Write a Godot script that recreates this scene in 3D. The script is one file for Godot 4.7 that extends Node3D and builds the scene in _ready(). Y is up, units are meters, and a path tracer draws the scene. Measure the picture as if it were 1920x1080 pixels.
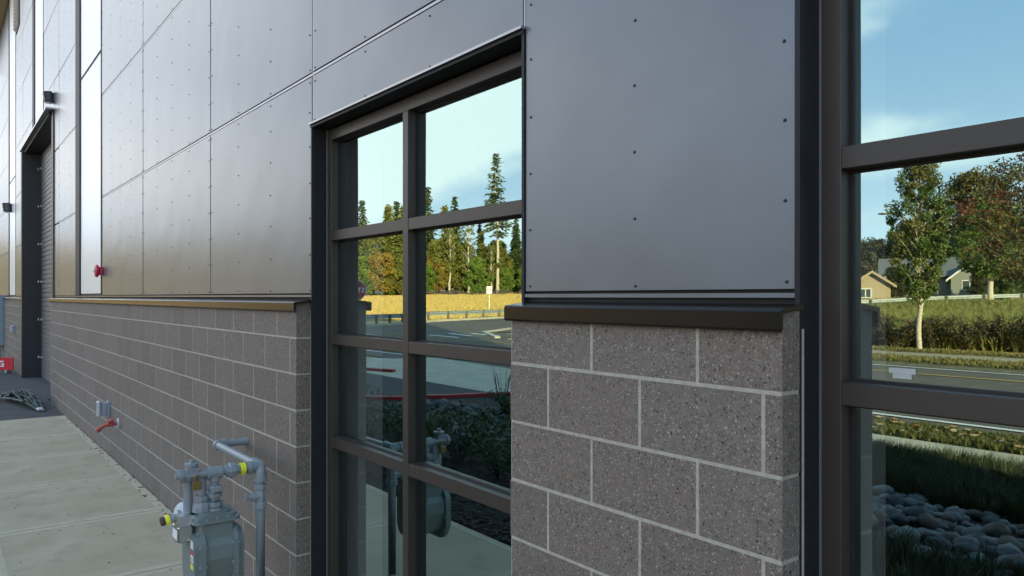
extends Node3D

var rng := RandomNumberGenerator.new()
var used := {}
var M := {}

# ------------------------------------------------------------------ setup
func _ready():
	rng.seed = 4711
	# camera, 1.82 m above the pavement and 1.61 m out from the block wall, looking along the facade
	var cam := Camera3D.new()
	cam.name = "camera"
	var near := 0.05
	cam.set_frustum(2.0 * near * 540.0 / 1410.0, Vector2(0, near * 16.0 / 1410.0), near, 2000.0)
	cam.position = Vector3(0, 1.82, 1.61)
	cam.rotation.y = deg_to_rad(52.4)
	add_child(cam)
	# sky, sun, exposure
	var we := WorldEnvironment.new()
	we.name = "world_environment"
	var env := Environment.new()
	env.background_mode = Environment.BG_SKY
	var sky := Sky.new()
	var pan := PanoramaSkyMaterial.new()
	pan.panorama = sky_picture()
	pan.energy_multiplier = 1.0
	sky.sky_material = pan
	env.sky = sky
	env.tonemap_mode = Environment.TONE_MAPPER_LINEAR
	env.tonemap_exposure = 3.7
	env.sdfgi_enabled = true
	env.ssao_enabled = true
	env.ssil_enabled = true
	we.environment = env
	add_child(we)
	var sun := DirectionalLight3D.new()
	sun.name = "sun"
	sun.light_energy = 1.6
	sun.light_color = Color(1.0, 0.86, 0.66)
	sun.light_angular_distance = 0.5
	sun.shadow_enabled = true
	var e := deg_to_rad(14.0)
	var dir := Vector3(-0.9137 * cos(e), -sin(e), 0.4065 * cos(e)).normalized()
	add_child(sun)
	sun.look_at_from_position(Vector3(60, 30, -40), Vector3(60, 30, -40) + dir, Vector3.UP)
	make_materials()
	# large structure
	ground()
	building()
	# objects by the wall
	gas_meter()
	wall_fittings()
	door_side_things()
	# across the street
	planting()
	street_things()
	houses()
	trees()

# ------------------------------------------------------------------ naming
func numbered(called: String) -> String:
	if not used.has(called):
		used[called] = 0
		return called
	used[called] += 1
	return "%s_%03d" % [called, used[called]]

func tag(o, label := "", category := "", group := "", kind := ""):
	if label != "": o.set_meta("label", label)
	if category != "": o.set_meta("category", category)
	if group != "": o.set_meta("group", group)
	if kind != "": o.set_meta("kind", kind)
	return o

func thing(called: String, label: String, category: String, at := Vector3.ZERO, group := "") -> Node3D:
	var o := Node3D.new()
	o.name = numbered(called)
	o.position = at
	add_child(o)
	tag(o, label, category, group)
	return o

func piece(mesh, called: String, mat, parent = self) -> MeshInstance3D:
	if mesh is SurfaceTool:
		mesh.generate_normals()
		mesh = mesh.commit()
	var o := MeshInstance3D.new()
	o.name = numbered(called) if parent == self else called
	o.mesh = mesh
	o.material_override = mat
	parent.add_child(o, true)
	return o

func struct(mesh, called: String, mat) -> MeshInstance3D:
	var o := piece(mesh, called, mat)
	o.set_meta("kind", "structure")
	return o

func dup(o: Node3D, label := "") -> Node3D:
	var c: Node3D = o.duplicate()
	c.name = numbered(String(o.name).rstrip("0123456789").rstrip("_"))
	add_child(c)
	if label != "": c.set_meta("label", label)
	return c

# ------------------------------------------------------------------ mesh helpers
func mb() -> SurfaceTool:
	var st := SurfaceTool.new()
	st.begin(Mesh.PRIMITIVE_TRIANGLES)
	st.set_smooth_group(-1)
	return st

func tri(st: SurfaceTool, a: Vector3, b: Vector3, c: Vector3):   # a,b,c counter-clockwise from outside
	st.add_vertex(a); st.add_vertex(c); st.add_vertex(b)

func quad(st: SurfaceTool, a: Vector3, b: Vector3, c: Vector3, d: Vector3):
	tri(st, a, b, c); tri(st, a, c, d)

func box(st: SurfaceTool, lo: Vector3, hi: Vector3):
	var p := [Vector3(lo.x, lo.y, lo.z), Vector3(hi.x, lo.y, lo.z), Vector3(hi.x, hi.y, lo.z), Vector3(lo.x, hi.y, lo.z),
		Vector3(lo.x, lo.y, hi.z), Vector3(hi.x, lo.y, hi.z), Vector3(hi.x, hi.y, hi.z), Vector3(lo.x, hi.y, hi.z)]
	for f in [[4, 5, 6, 7], [1, 0, 3, 2], [5, 1, 2, 6], [0, 4, 7, 3], [7, 6, 2, 3], [0, 1, 5, 4]]:
		quad(st, p[f[0]], p[f[1]], p[f[2]], p[f[3]])

func cbox(st: SurfaceTool, lo: Vector3, hi: Vector3, c: float, t := Transform3D.IDENTITY):   # box with chamfered edges
	var m := (lo + hi) / 2
	var h := (hi - lo) / 2
	var v := func(sx, sy, sz, ax):
		var q := Vector3(h.x * sx, h.y * sy, h.z * sz)
		if ax != 0: q.x -= c * sx
		if ax != 1: q.y -= c * sy
		if ax != 2: q.z -= c * sz
		return t * (m + q)
	for ax in 3:
		var b := (ax + 1) % 3
		var d := (ax + 2) % 3
		for s in [-1, 1]:
			var pts := []
			for k in [[-1, -1], [1, -1], [1, 1], [-1, 1]]:
				var sg := [0, 0, 0]
				sg[ax] = s; sg[b] = k[0]; sg[d] = k[1]
				pts.append(v.call(sg[0], sg[1], sg[2], ax))
			if s > 0: quad(st, pts[0], pts[1], pts[2], pts[3])
			else: quad(st, pts[3], pts[2], pts[1], pts[0])
		for s1 in [-1, 1]:
			for s2 in [-1, 1]:
				var g0 := [0, 0, 0]
				var g1 := [0, 0, 0]
				g0[ax] = -1; g0[b] = s1; g0[d] = s2
				g1[ax] = 1; g1[b] = s1; g1[d] = s2
				var q := [v.call(g0[0], g0[1], g0[2], b), v.call(g1[0], g1[1], g1[2], b), v.call(g1[0], g1[1], g1[2], d), v.call(g0[0], g0[1], g0[2], d)]
				if s1 * s2 > 0: quad(st, q[0], q[3], q[2], q[1])
				else: quad(st, q[0], q[1], q[2], q[3])
	for sx in [-1, 1]:
		for sy in [-1, 1]:
			for sz in [-1, 1]:
				if sx * sy * sz > 0: tri(st, v.call(sx, sy, sz, 0), v.call(sx, sy, sz, 1), v.call(sx, sy, sz, 2))
				else: tri(st, v.call(sx, sy, sz, 0), v.call(sx, sy, sz, 2), v.call(sx, sy, sz, 1))

func boxmesh(lo: Vector3, hi: Vector3, c := 0.0) -> SurfaceTool:
	var st := mb()
	if c > 0: cbox(st, lo, hi, c)
	else: box(st, lo, hi)
	return st

func tube(st: SurfaceTool, pts: Array, r0: float, r1: float = -1.0, sides := 12, caps := true):
	if r1 < 0: r1 = r0
	var rings := []
	var prev := Vector3.ZERO
	for i in pts.size():
		var t: Vector3 = (pts[min(i + 1, pts.size() - 1)] - pts[max(i - 1, 0)]).normalized()
		var a: Vector3 = prev - t * prev.dot(t)
		if a.length() < 0.01:
			a = t.cross(Vector3.UP if abs(t.y) < 0.9 else Vector3.RIGHT)
		a = a.normalized()
		prev = a
		var b := t.cross(a)
		var r: float = lerp(r0, r1, float(i) / max(1, pts.size() - 1))
		var ring := []
		for k in sides:
			var an := TAU * k / sides
			ring.append(pts[i] + (a * cos(an) + b * sin(an)) * r)
		rings.append(ring)
	st.set_smooth_group(0)
	for i in rings.size() - 1:
		for k in sides:
			var n := (k + 1) % sides
			quad(st, rings[i][k], rings[i][n], rings[i + 1][n], rings[i + 1][k])
	st.set_smooth_group(-1)
	if caps:
		for k in range(1, sides - 1):
			tri(st, rings[0][0], rings[0][k + 1], rings[0][k])
			tri(st, rings[-1][0], rings[-1][k], rings[-1][k + 1])

func lathe(st: SurfaceTool, at: Vector3, axis: Vector3, prof: Array, sides := 20):   # prof: [radius, distance along the axis]
	axis = axis.normalized()
	var a := axis.cross(Vector3.UP if abs(axis.y) < 0.9 else Vector3.RIGHT).normalized()
	var b := axis.cross(a)
	st.set_smooth_group(-1)
	for i in prof.size() - 1:
		for k in sides:
			var p := []
			for q in [[i, k], [i, k + 1], [i + 1, k + 1], [i + 1, k]]:
				var an: float = TAU * (q[1] % sides) / sides
				p.append(at + axis * prof[q[0]][1] + (a * cos(an) + b * sin(an)) * prof[q[0]][0])
			if prof[i][0] > 1e-5: 
				tri(st, p[0], p[1], p[2])
			if prof[i + 1][0] > 1e-5:
				tri(st, p[0], p[2], p[3])

func arc(c: Vector3, a: Vector3, b: Vector3, r: float, n := 6) -> Array:   # quarter circle from c+a*r to c+b*r
	var out := []
	for i in n + 1:
		var t := PI / 2 * i / n
		out.append(c + a * r * cos(t) + b * r * sin(t))
	return out

func prism(st: SurfaceTool, outline: Array, z0: float, z1: float, t := Transform3D.IDENTITY):   # ccw outline in xy, along z
	var poly := PackedVector2Array()
	for p in outline: poly.append(p)
	var idx := Geometry2D.triangulate_polygon(poly)
	for i in range(0, idx.size(), 3):
		var q := [poly[idx[i]], poly[idx[i + 1]], poly[idx[i + 2]]]
		if (q[1] - q[0]).cross(q[2] - q[0]) < 0: q.reverse()
		tri(st, t * Vector3(q[0].x, q[0].y, z1), t * Vector3(q[1].x, q[1].y, z1), t * Vector3(q[2].x, q[2].y, z1))
		tri(st, t * Vector3(q[0].x, q[0].y, z0), t * Vector3(q[2].x, q[2].y, z0), t * Vector3(q[1].x, q[1].y, z0))
	for i in poly.size():
		var a := poly[i]
		var b := poly[(i + 1) % poly.size()]
		quad(st, t * Vector3(a.x, a.y, z0), t * Vector3(b.x, b.y, z0), t * Vector3(b.x, b.y, z1), t * Vector3(a.x, a.y, z1))

func round_rect(w: float, h: float, r: float, n := 4, c := Vector2.ZERO) -> Array:
	var out := []
	for k in 4:
		var o: Vector2 = Vector2(w / 2 - r, h / 2 - r) * [Vector2(1, 1), Vector2(-1, 1), Vector2(-1, -1), Vector2(1, -1)][k]
		for i in n + 1:
			var an := PI / 2 * k + PI / 2 * i / n
			out.append(c + o + Vector2(cos(an), sin(an)) * r)
	return out

func cut(rects: Array, hole: Array) -> Array:   # rectangles [x0, x1, y0, y1] less one hole
	var out := []
	for r in rects:
		if hole[0] >= r[1] or hole[1] <= r[0] or hole[2] >= r[3] or hole[3] <= r[2]:
			out.append(r)
			continue
		if hole[0] > r[0]: out.append([r[0], hole[0], r[2], r[3]])
		if hole[1] < r[1]: out.append([hole[1], r[1], r[2], r[3]])
		var a = max(r[0], hole[0])
		var b = min(r[1], hole[1])
		if hole[3] < r[3]: out.append([a, b, hole[3], r[3]])
		if hole[2] > r[2]: out.append([a, b, r[2], hole[2]])
	return out

func sheet(st: SurfaceTool, pts: Array, y: float):   # flat polygon of Vector2(x, z)
	var poly := PackedVector2Array()
	for p in pts: poly.append(p)
	var idx := Geometry2D.triangulate_polygon(poly)
	for i in range(0, idx.size(), 3):
		var q := [poly[idx[i]], poly[idx[i + 1]], poly[idx[i + 2]]]
		if (q[1] - q[0]).cross(q[2] - q[0]) > 0: q.reverse()
		tri(st, Vector3(q[0].x, y, q[0].y), Vector3(q[1].x, y, q[1].y), Vector3(q[2].x, y, q[2].y))

# ------------------------------------------------------------------ materials
func lin(r: float, g: float, b: float) -> Color:
	return Color(r, g, b).linear_to_srgb()

func mat(called: String, c: Color, rough := 0.8, metal := 0.0) -> StandardMaterial3D:
	var m := StandardMaterial3D.new()
	m.resource_name = called
	m.albedo_color = c
	m.roughness = rough
	m.metallic = metal
	M[called] = m
	return m

func noise_tex(size: int, freq: float, octaves: int, sd: int, a: Color, b: Color, contrast := 1.0, freq2 := 0.0, share2 := 0.0) -> Image:
	var n := FastNoiseLite.new()
	n.seed = sd
	n.frequency = freq
	n.fractal_octaves = octaves
	var im := n.get_seamless_image(size, size)
	var im2: Image = null
	if share2 > 0:
		n.seed = sd + 9
		n.frequency = freq2
		im2 = n.get_seamless_image(size, size)
	var out := Image.create(size, size, false, Image.FORMAT_RGB8)
	for y in size:
		for x in size:
			var t := im.get_pixel(x, y).r
			if im2: t = lerp(t, im2.get_pixel(x, y).r, share2)
			t = clampf((t - 0.5) * contrast + 0.5, 0, 1)
			out.set_pixel(x, y, a.lerp(b, t))
	return out

func blotch(im: Image, count: int, r0: float, r1: float, colors: Array, squash := 1.0):   # specks with an outline
	var s := im.get_width()
	for k in count:
		var cx := rng.randi_range(0, s - 1)
		var cy := rng.randi_range(0, s - 1)
		var r := lerpf(r0, r1, pow(rng.randf(), 2.0))
		var c: Color = colors[rng.randi() % colors.size()]
		var an := rng.randf() * PI
		var q := rng.randf_range(0.5, 1.0)
		var n := int(ceil(r))
		for dy in range(-n, n + 1):
			for dx in range(-n, n + 1):
				var u := (dx * cos(an) + dy * sin(an)) / r
				var v := (-dx * sin(an) + dy * cos(an)) / (r * q)
				if u * u + v * v <= 1.0:
					var px := posmod(cx + dx, s)
					var py := posmod(cy + dy, s)
					im.set_pixel(px, py, im.get_pixel(px, py).lerp(c, 0.9))

func stain(im: Image, freq: float, sd: int, c: Color, from: float, to: float, most: float):   # patches of dried dirt with ragged outlines
	var n := FastNoiseLite.new()
	n.seed = sd
	n.frequency = freq
	n.fractal_octaves = 5
	var k := n.get_seamless_image(im.get_width(), im.get_height())
	for y in im.get_height():
		for x in im.get_width():
			var t := smoothstep(from, to, k.get_pixel(x, y).r) * most
			if t > 0.01: im.set_pixel(x, y, im.get_pixel(x, y).lerp(c, t))

func textured(called: String, im: Image, metres: float, rough := 0.85, metal := 0.0, world := true) -> StandardMaterial3D:
	var m := mat(called, Color.WHITE, rough, metal)
	im.generate_mipmaps()
	m.albedo_texture = ImageTexture.create_from_image(im)
	m.uv1_triplanar = true
	m.uv1_world_triplanar = world
	m.uv1_scale = Vector3.ONE / metres
	return m

func make_materials():
	# ground-face block with exposed aggregate
	var bl := noise_tex(1024, 0.02, 4, 3, lin(0.108, 0.086, 0.069), lin(0.185, 0.153, 0.126), 1.4, 0.2, 0.5)
	blotch(bl, 9000, 1.5, 4.6, [lin(0.02, 0.019, 0.022), lin(0.16, 0.14, 0.13), lin(0.05, 0.05, 0.06), lin(0.2, 0.17, 0.15), lin(0.1, 0.075, 0.06)])
	blotch(bl, 9500, 1.3, 4.0, [lin(0.30, 0.27, 0.24), lin(0.27, 0.19, 0.13), lin(0.34, 0.31, 0.28), lin(0.2, 0.19, 0.19), lin(0.28, 0.16, 0.1), lin(0.24, 0.2, 0.17)])
	for k in 4:
		var m := textured("block_%d" % k, bl, 0.85, 0.75)
		m.albedo_color = [Color(1, 1, 1), Color(0.97, 0.965, 0.96), Color(1, 0.99, 0.985), Color(0.95, 0.945, 0.94)][k]
		m.uv1_offset = Vector3(0.23, 0.41, 0.13) * k
	textured("mortar", noise_tex(256, 0.06, 4, 8, lin(0.30, 0.27, 0.22), lin(0.40, 0.365, 0.305), 1.3), 0.5, 0.95)
	var conc := noise_tex(1024, 0.004, 3, 12, lin(0.355, 0.292, 0.186), lin(0.43, 0.365, 0.25), 1.2, 0.25, 0.3)
	stain(conc, 0.005, 71, lin(0.26, 0.225, 0.12), 0.5, 0.9, 0.28)
	stain(conc, 0.009, 72, lin(0.17, 0.15, 0.105), 0.6, 0.95, 0.22)
	blotch(conc, 500, 0.8, 2.0, [lin(0.22, 0.2, 0.15), lin(0.5, 0.46, 0.38)])
	textured("concrete", conc, 3.1, 0.85)
	textured("concrete_edge", noise_tex(512, 0.02, 4, 14, lin(0.41, 0.345, 0.235), lin(0.47, 0.40, 0.28), 1.3), 1.7, 0.8)
	var pale := noise_tex(512, 0.012, 4, 15, lin(0.42, 0.38, 0.28), lin(0.54, 0.49, 0.37), 1.3)
	textured("pale_concrete", pale, 4.0, 0.85)
	var asp := noise_tex(512, 0.01, 4, 21, lin(0.038, 0.037, 0.037), lin(0.06, 0.058, 0.056), 1.4)
	blotch(asp, 2500, 0.8, 1.6, [lin(0.1, 0.1, 0.1), lin(0.02, 0.02, 0.02)])
	textured("asphalt", asp, 2.2, 0.9)
	var road := noise_tex(512, 0.01, 4, 22, lin(0.09, 0.075, 0.05), lin(0.13, 0.11, 0.075), 1.4)
	textured("road_asphalt", road, 3.7, 0.85)
	textured("soil", noise_tex(512, 0.05, 5, 23, lin(0.012, 0.009, 0.007), lin(0.04, 0.03, 0.022), 1.8), 1.3, 0.95)
	textured("lawn", noise_tex(512, 0.02, 5, 24, lin(0.06, 0.075, 0.02), lin(0.16, 0.15, 0.045), 1.8), 6.0, 0.95)
	textured("dry_field", noise_tex(512, 0.015, 5, 25, lin(0.36, 0.25, 0.09), lin(0.56, 0.4, 0.15), 1.7), 11.0, 0.95)
	textured("verge", noise_tex(512, 0.02, 5, 26, lin(0.08, 0.07, 0.03), lin(0.2, 0.16, 0.06), 1.7), 3.0, 0.95)
	mat("white_paint", lin(0.75, 0.74, 0.7), 0.7)
	mat("yellow_paint", lin(0.6, 0.36, 0.03), 0.7)
	mat("red_paint", lin(0.42, 0.03, 0.035), 0.6)
	# cladding
	var pn := noise_tex(512, 0.006, 4, 31, lin(0.128, 0.14, 0.154), lin(0.152, 0.166, 0.182), 1.2)
	var p := textured("panel", pn, 2.3, 0.33, 0.25)
	p.clearcoat_enabled = true
	p.metallic_specular = 0.4
	p.clearcoat = 0.28
	p.clearcoat_roughness = 0.25
	p.uv1_offset = Vector3(0.1, 0.2, 0.3)
	var wave := FastNoiseLite.new()
	wave.seed = 33
	wave.frequency = 0.007
	wave.fractal_octaves = 2
	var wv := wave.get_seamless_image(512, 512)
	wv.convert(Image.FORMAT_RGBA8)
	wv.bump_map_to_normal_map(3.0)
	p.normal_enabled = true
	p.normal_texture = ImageTexture.create_from_image(wv)
	p.normal_scale = 0.25
	mat("panel_trim", lin(0.3, 0.3, 0.31), 0.3, 0.7)
	mat("dark_trim", lin(0.014, 0.015, 0.018), 0.55)
	M["dark_trim"].metallic_specular = 0.35
	mat("groove", lin(0.012, 0.012, 0.014), 0.7)
	mat("screw", lin(0.045, 0.05, 0.058), 0.35, 0.5)
	mat("cap", lin(0.012, 0.011, 0.01), 0.18, 0.0)
	M["cap"].metallic_specular = 0.3
	mat("frame", lin(0.042, 0.033, 0.027), 0.45, 0.15)
	mat("frame_line", lin(0.2, 0.2, 0.2), 0.4, 0.4)
	mat("gasket", lin(0.008, 0.008, 0.009), 0.6)
	mat("white_panel", lin(0.8, 0.8, 0.79), 0.3)
	mat("slat", lin(0.16, 0.16, 0.17), 0.45, 0.5)
	mat("door_dark", lin(0.014, 0.015, 0.017), 0.5)
	mat("bolt", lin(0.7, 0.7, 0.7), 0.3, 0.6)
	mat("soffit", lin(0.5, 0.42, 0.3), 0.8)
	mat("drywall", lin(0.82, 0.83, 0.78), 0.9)
	mat("room", lin(0.05, 0.05, 0.05), 0.9)
	var g := mat("glass", Color.WHITE, 0.0, 1.0)
	var white := Image.create(4, 4, false, Image.FORMAT_RGB8)
	white.fill(Color.WHITE)
	g.albedo_texture = ImageTexture.create_from_image(white)
	g.albedo_color = Color(lin(0.42, 0.58, 0.57), 0.66)
	g.transparency = BaseMaterial3D.TRANSPARENCY_ALPHA
	# fittings
	mat("pipe_paint", lin(0.21, 0.235, 0.245), 0.42)
	mat("meter_paint", lin(0.15, 0.18, 0.17), 0.45)
	mat("silver", lin(0.55, 0.55, 0.55), 0.25, 0.9)
	mat("galv", lin(0.38, 0.40, 0.42), 0.45, 0.3)
	mat("box_grey", lin(0.24, 0.27, 0.3), 0.5)
	mat("cabinet_blue", lin(0.19, 0.27, 0.32), 0.5)
	mat("yellow_tape", lin(0.75, 0.72, 0.02), 0.5)
	mat("brass", lin(0.26, 0.18, 0.07), 0.4, 0.7)
	mat("rust", lin(0.07, 0.04, 0.03), 0.8)
	mat("red_part", lin(0.34, 0.06, 0.04), 0.45)
	mat("alarm_red", lin(0.5, 0.015, 0.05), 0.35)
	mat("label_white", lin(0.75, 0.75, 0.73), 0.5)
	mat("label_red", lin(0.55, 0.05, 0.05), 0.5)
	mat("sign_red", lin(0.55, 0.012, 0.02), 0.5)
	mat("stop_red", lin(0.3, 0.03, 0.025), 0.5)
	mat("black", lin(0.012, 0.012, 0.013), 0.5)
	mat("lens", lin(0.5, 0.5, 0.48), 0.2)
	mat("cable_green", lin(0.024, 0.04, 0.03), 0.6)
	mat("cable_grey", lin(0.045, 0.058, 0.052), 0.6)
	mat("film", lin(0.8, 0.82, 0.8), 0.6)
	M["film"].transparency = BaseMaterial3D.TRANSPARENCY_ALPHA
	M["film"].albedo_color.a = 0.3
	# outdoors
	mat("steel_rail", lin(0.36, 0.4, 0.4), 0.5, 0.3)
	mat("post_wood", lin(0.12, 0.1, 0.07), 0.9)
	textured("bark", noise_tex(256, 0.05, 4, 41, lin(0.09, 0.07, 0.055), lin(0.2, 0.165, 0.13), 1.6), 0.8, 0.95)
	textured("pale_bark", noise_tex(256, 0.05, 4, 42, lin(0.36, 0.31, 0.23), lin(0.6, 0.54, 0.44), 1.6), 1.2, 0.9)
	var leaf := mat("leaf", Color.WHITE, 0.55)
	leaf.vertex_color_use_as_albedo = true
	leaf.backlight_enabled = true
	leaf.backlight = Color(0.55, 0.55, 0.3)
	var rk := noise_tex(512, 0.03, 5, 51, lin(0.07, 0.074, 0.078), lin(0.2, 0.2, 0.195), 1.6)
	for k in 3:
		var m := textured("rock_%d" % k, rk, 0.6, 0.75, 0.0, false)
		m.albedo_color = [Color(1, 1, 1), Color(0.66, 0.69, 0.73), Color(0.85, 0.76, 0.68)][k]
	mat("chip", lin(0.04, 0.03, 0.024), 0.9)
	var grass := mat("grass_blade", Color.WHITE, 0.7)
	grass.vertex_color_use_as_albedo = true
	grass.backlight_enabled = true
	grass.backlight = Color(0.4, 0.4, 0.2)
	mat("tan_wall", lin(0.36, 0.28, 0.18), 0.9)
	mat("white_wall", lin(0.6, 0.6, 0.56), 0.9)
	textured("roof_shingle", noise_tex(256, 0.08, 3, 61, lin(0.09, 0.095, 0.1), lin(0.16, 0.165, 0.17), 1.4), 1.5, 0.9)
	mat("grey_wall", lin(0.2, 0.21, 0.19), 0.9)
	mat("house_glass", lin(0.05, 0.07, 0.07), 0.1)

func sky_picture() -> ImageTexture:
	var w := 1024
	var h := 512
	var im := Image.create(w, h, false, Image.FORMAT_RGBH)
	var big := FastNoiseLite.new()
	big.seed = 46
	big.frequency = 0.22
	big.fractal_octaves = 3
	var fine := FastNoiseLite.new()
	fine.seed = 77
	fine.frequency = 0.6
	fine.fractal_octaves = 5
	fine.domain_warp_enabled = true
	fine.domain_warp_amplitude = 0.7
	fine.domain_warp_frequency = 0.5
	for y in h:
		var el := PI / 2 - PI * (y + 0.5) / h
		var up := sin(el)
		for x in w:
			var az := TAU * (x + 0.5) / w
			var d := Vector3(sin(az) * cos(el), up, -cos(az) * cos(el))
			var c: Color
			if up < 0:
				c = Color(0.22, 0.2, 0.15)
			else:
				var t := pow(1.0 - up, 5.5)
				c = Color(0.17, 0.28, 0.44).lerp(Color(0.64, 0.69, 0.71), t)
				var s := 1.0 / (up + 0.16)
				var px := d.x * s
				var pz := d.z * s
				var n := big.get_noise_2d(px * 0.8 + 3.0, pz * 1.0) * 0.95 + fine.get_noise_2d(px * 0.7, pz * 1.6) * 1.25
				var k := smoothstep(-0.2, 0.7, n) * 0.92
				c = c.lerp(Color(0.70, 0.69, 0.67), k)
			im.set_pixel(x, y, c)
	return ImageTexture.create_from_image(im)

# ------------------------------------------------------------------ ground
var street := PackedVector2Array([Vector2(-31, 12), Vector2(-35, 19), Vector2(-39.5, 25), Vector2(-44, 34), Vector2(-48.5, 46), Vector2(-55, 66), Vector2(-62, 90)])

func street_gap(x: float, z: float) -> float:
	var d := 1e9
	for i in street.size() - 1:
		d = min(d, Geometry2D.get_closest_point_to_segment(Vector2(x, z), street[i], street[i + 1]).distance_to(Vector2(x, z)))
	return d

func height(x: float, z: float) -> float:
	if z < 18.5: return 0.0
	var r := Vector2(x, z).length()
	var hgt: float = 0.012 * max(0.0, z - 24.0) + 0.0225 * clampf(r - 62.0, 0, 110) * smoothstep(18.5, 34, z)
	hgt += 0.45 * smoothstep(46, 62, z) * smoothstep(-70, -48, x)
	hgt += 0.02 * max(0.0, r - 190.0) * smoothstep(18.5, 60, z)
	return hgt * smoothstep(8.0, 17.0, street_gap(x, z))

func ground():
	# one sheet of terrain out to the horizon, rising gently beyond the road
	var xs := []
	var x := -700.0
	while x <= 701.0:
		xs.append(x)
		x += 2.0 if (x > -80 and x < 20) else (6.0 if x > -180 and x < 60 else 40.0)
	var zs := []
	var z := -300.0
	while z <= 701.0:
		zs.append(z)
		z += 2.0 if (z > 14 and z < 90) else (6.0 if z >= 90 and z < 160 else (14.0 if z > -30 and z < 20 else 40.0))
	var st := mb()
	st.set_smooth_group(0)
	for i in xs.size() - 1:
		for j in zs.size() - 1:
			var p := []
			for q in [[i, j + 1], [i + 1, j + 1], [i + 1, j], [i, j]]:
				p.append(Vector3(xs[q[0]], height(xs[q[0]], zs[q[1]]) - 0.06, zs[q[1]]))
			quad(st, p[0], p[1], p[2], p[3])
	struct(st, "ground", M.dry_field)
	# pavement along the building: a bed with slabs laid on it
	var pav := struct(boxmesh(Vector3(-13.3, -0.06, 0.004), Vector3(11.3, -0.03, 1.3)), "sidewalk", M.soil)
	var x1 := 9.2
	var joints := [-13.3]
	var jx := -11.5
	while jx < 11.0:
		joints.append(jx)
		jx += 1.52
	joints.append(11.3)
	for k in joints.size() - 1:
		var a: float = joints[k] + 0.006
		var b: float = joints[k + 1] - 0.006
		var sl := piece(boxmesh(Vector3(a + 0.075, -0.04, 0.085), Vector3(b - 0.075, -0.0015, 1.22)), "slab", M.concrete, pav)
		var rim := mb()
		for q in [[a, b, 0.008, 0.085], [a, b, 1.22, 1.295], [a, a + 0.075, 0.085, 1.22], [b - 0.075, b, 0.085, 1.22]]:
			box(rim, Vector3(q[0], -0.04, q[2]), Vector3(q[1], 0, q[3]))
		piece(rim, "slab_border", M.concrete_edge, pav)
	# yard and driveway
	st = mb()
	sheet(st, [Vector2(-40, -0.02), Vector2(-13.305, -0.02), Vector2(-13.305, 1.3), Vector2(-12.5, 3.9), Vector2(-11.6, 5.2), Vector2(-11.2, 6.3), Vector2(-40, 6.3)], -0.012)
	struct(st, "driveway", M.asphalt)
	st = mb()
	sheet(st, [Vector2(-22, 6.3), Vector2(-11.2, 6.3), Vector2(-9.6, 7.1), Vector2(-9.6, 8.0), Vector2(-12, 9.2), Vector2(-19.0, 9.75), Vector2(-22, 7.6)], -0.006)
	struct(st, "driveway_apron", M.pale_concrete)
	# red painted kerb between bed and driveway
	st = mb()
	var kerb := [Vector2(-13.3, 1.38), Vector2(-12.95, 2.6), Vector2(-12.45, 4.0), Vector2(-11.55, 5.2), Vector2(-11.15, 6.4), Vector2(-10.4, 7.0)]
	ribbon(st, kerb, 0.13, -0.02, 0.04)
	var k1 := piece(st, "kerb", M.red_paint)
	tag(k1, "red painted kerb curving between driveway and planting bed", "kerb")
	st = mb()
	ribbon(st, [Vector2(-22, 6.5), Vector2(-17.6, 6.45), Vector2(-16.4, 6.9)], 0.14, -0.02, 0.06)
	tag(piece(st, "kerb", M.red_paint), "short red painted kerb on the far side of the driveway mouth", "kerb")
	# planting bed, walk, grass strips, road
	st = mb()
	sheet(st, [Vector2(-13.2, 1.305), Vector2(11.3, 1.305), Vector2(11.3, 7.1), Vector2(-9.6, 7.1), Vector2(-11.0, 6.4), Vector2(-11.5, 5.2), Vector2(-12.4, 4.0), Vector2(-12.9, 2.6)], -0.02)
	struct(st, "planting_bed_soil", M.soil)
	st = mb()
	sheet(st, [Vector2(-9.6, 7.1), Vector2(40, 7.1), Vector2(40, 8.02), Vector2(-9.6, 8.02)], -0.002)
	struct(st, "footpath", M.pale_concrete)
	st = mb()
	sheet(st, [Vector2(-10.5, 8.02), Vector2(40, 8.02), Vector2(40, 9.1), Vector2(-3.5, 9.25), Vector2(-10.5, 9.6)], -0.016)
	struct(st, "grass_strip_ground", M.lawn)
	st = mb()
	sheet(st, [Vector2(-44, 9.0), Vector2(200, 9.0), Vector2(200, 17.75), Vector2(-47, 17.75)], -0.034)
	struct(st, "main_road", M.road_asphalt)
	# side street beyond the junction
	st = mb()
	for i in street.size() - 1:
		for k in 4:
			var q0 := street[i].lerp(street[i + 1], k / 4.0)
			var q1 := street[i].lerp(street[i + 1], (k + 1) / 4.0)
			var n := (street[i + 1] - street[i]).normalized().rotated(PI / 2) * 6.6
			sheet(st, [q0 - n, q0 + n, q1 + n, q1 - n], -0.028 + 0.0004 * i)
	struct(st, "side_street", M.road_asphalt)
	st = mb()
	sheet(st, [Vector2(-52, 17.7), Vector2(-26, 17.7), Vector2(-33, 22), Vector2(-36.5, 27), Vector2(-45, 24)], -0.024)
	struct(st, "junction_road", M.road_asphalt)
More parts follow.
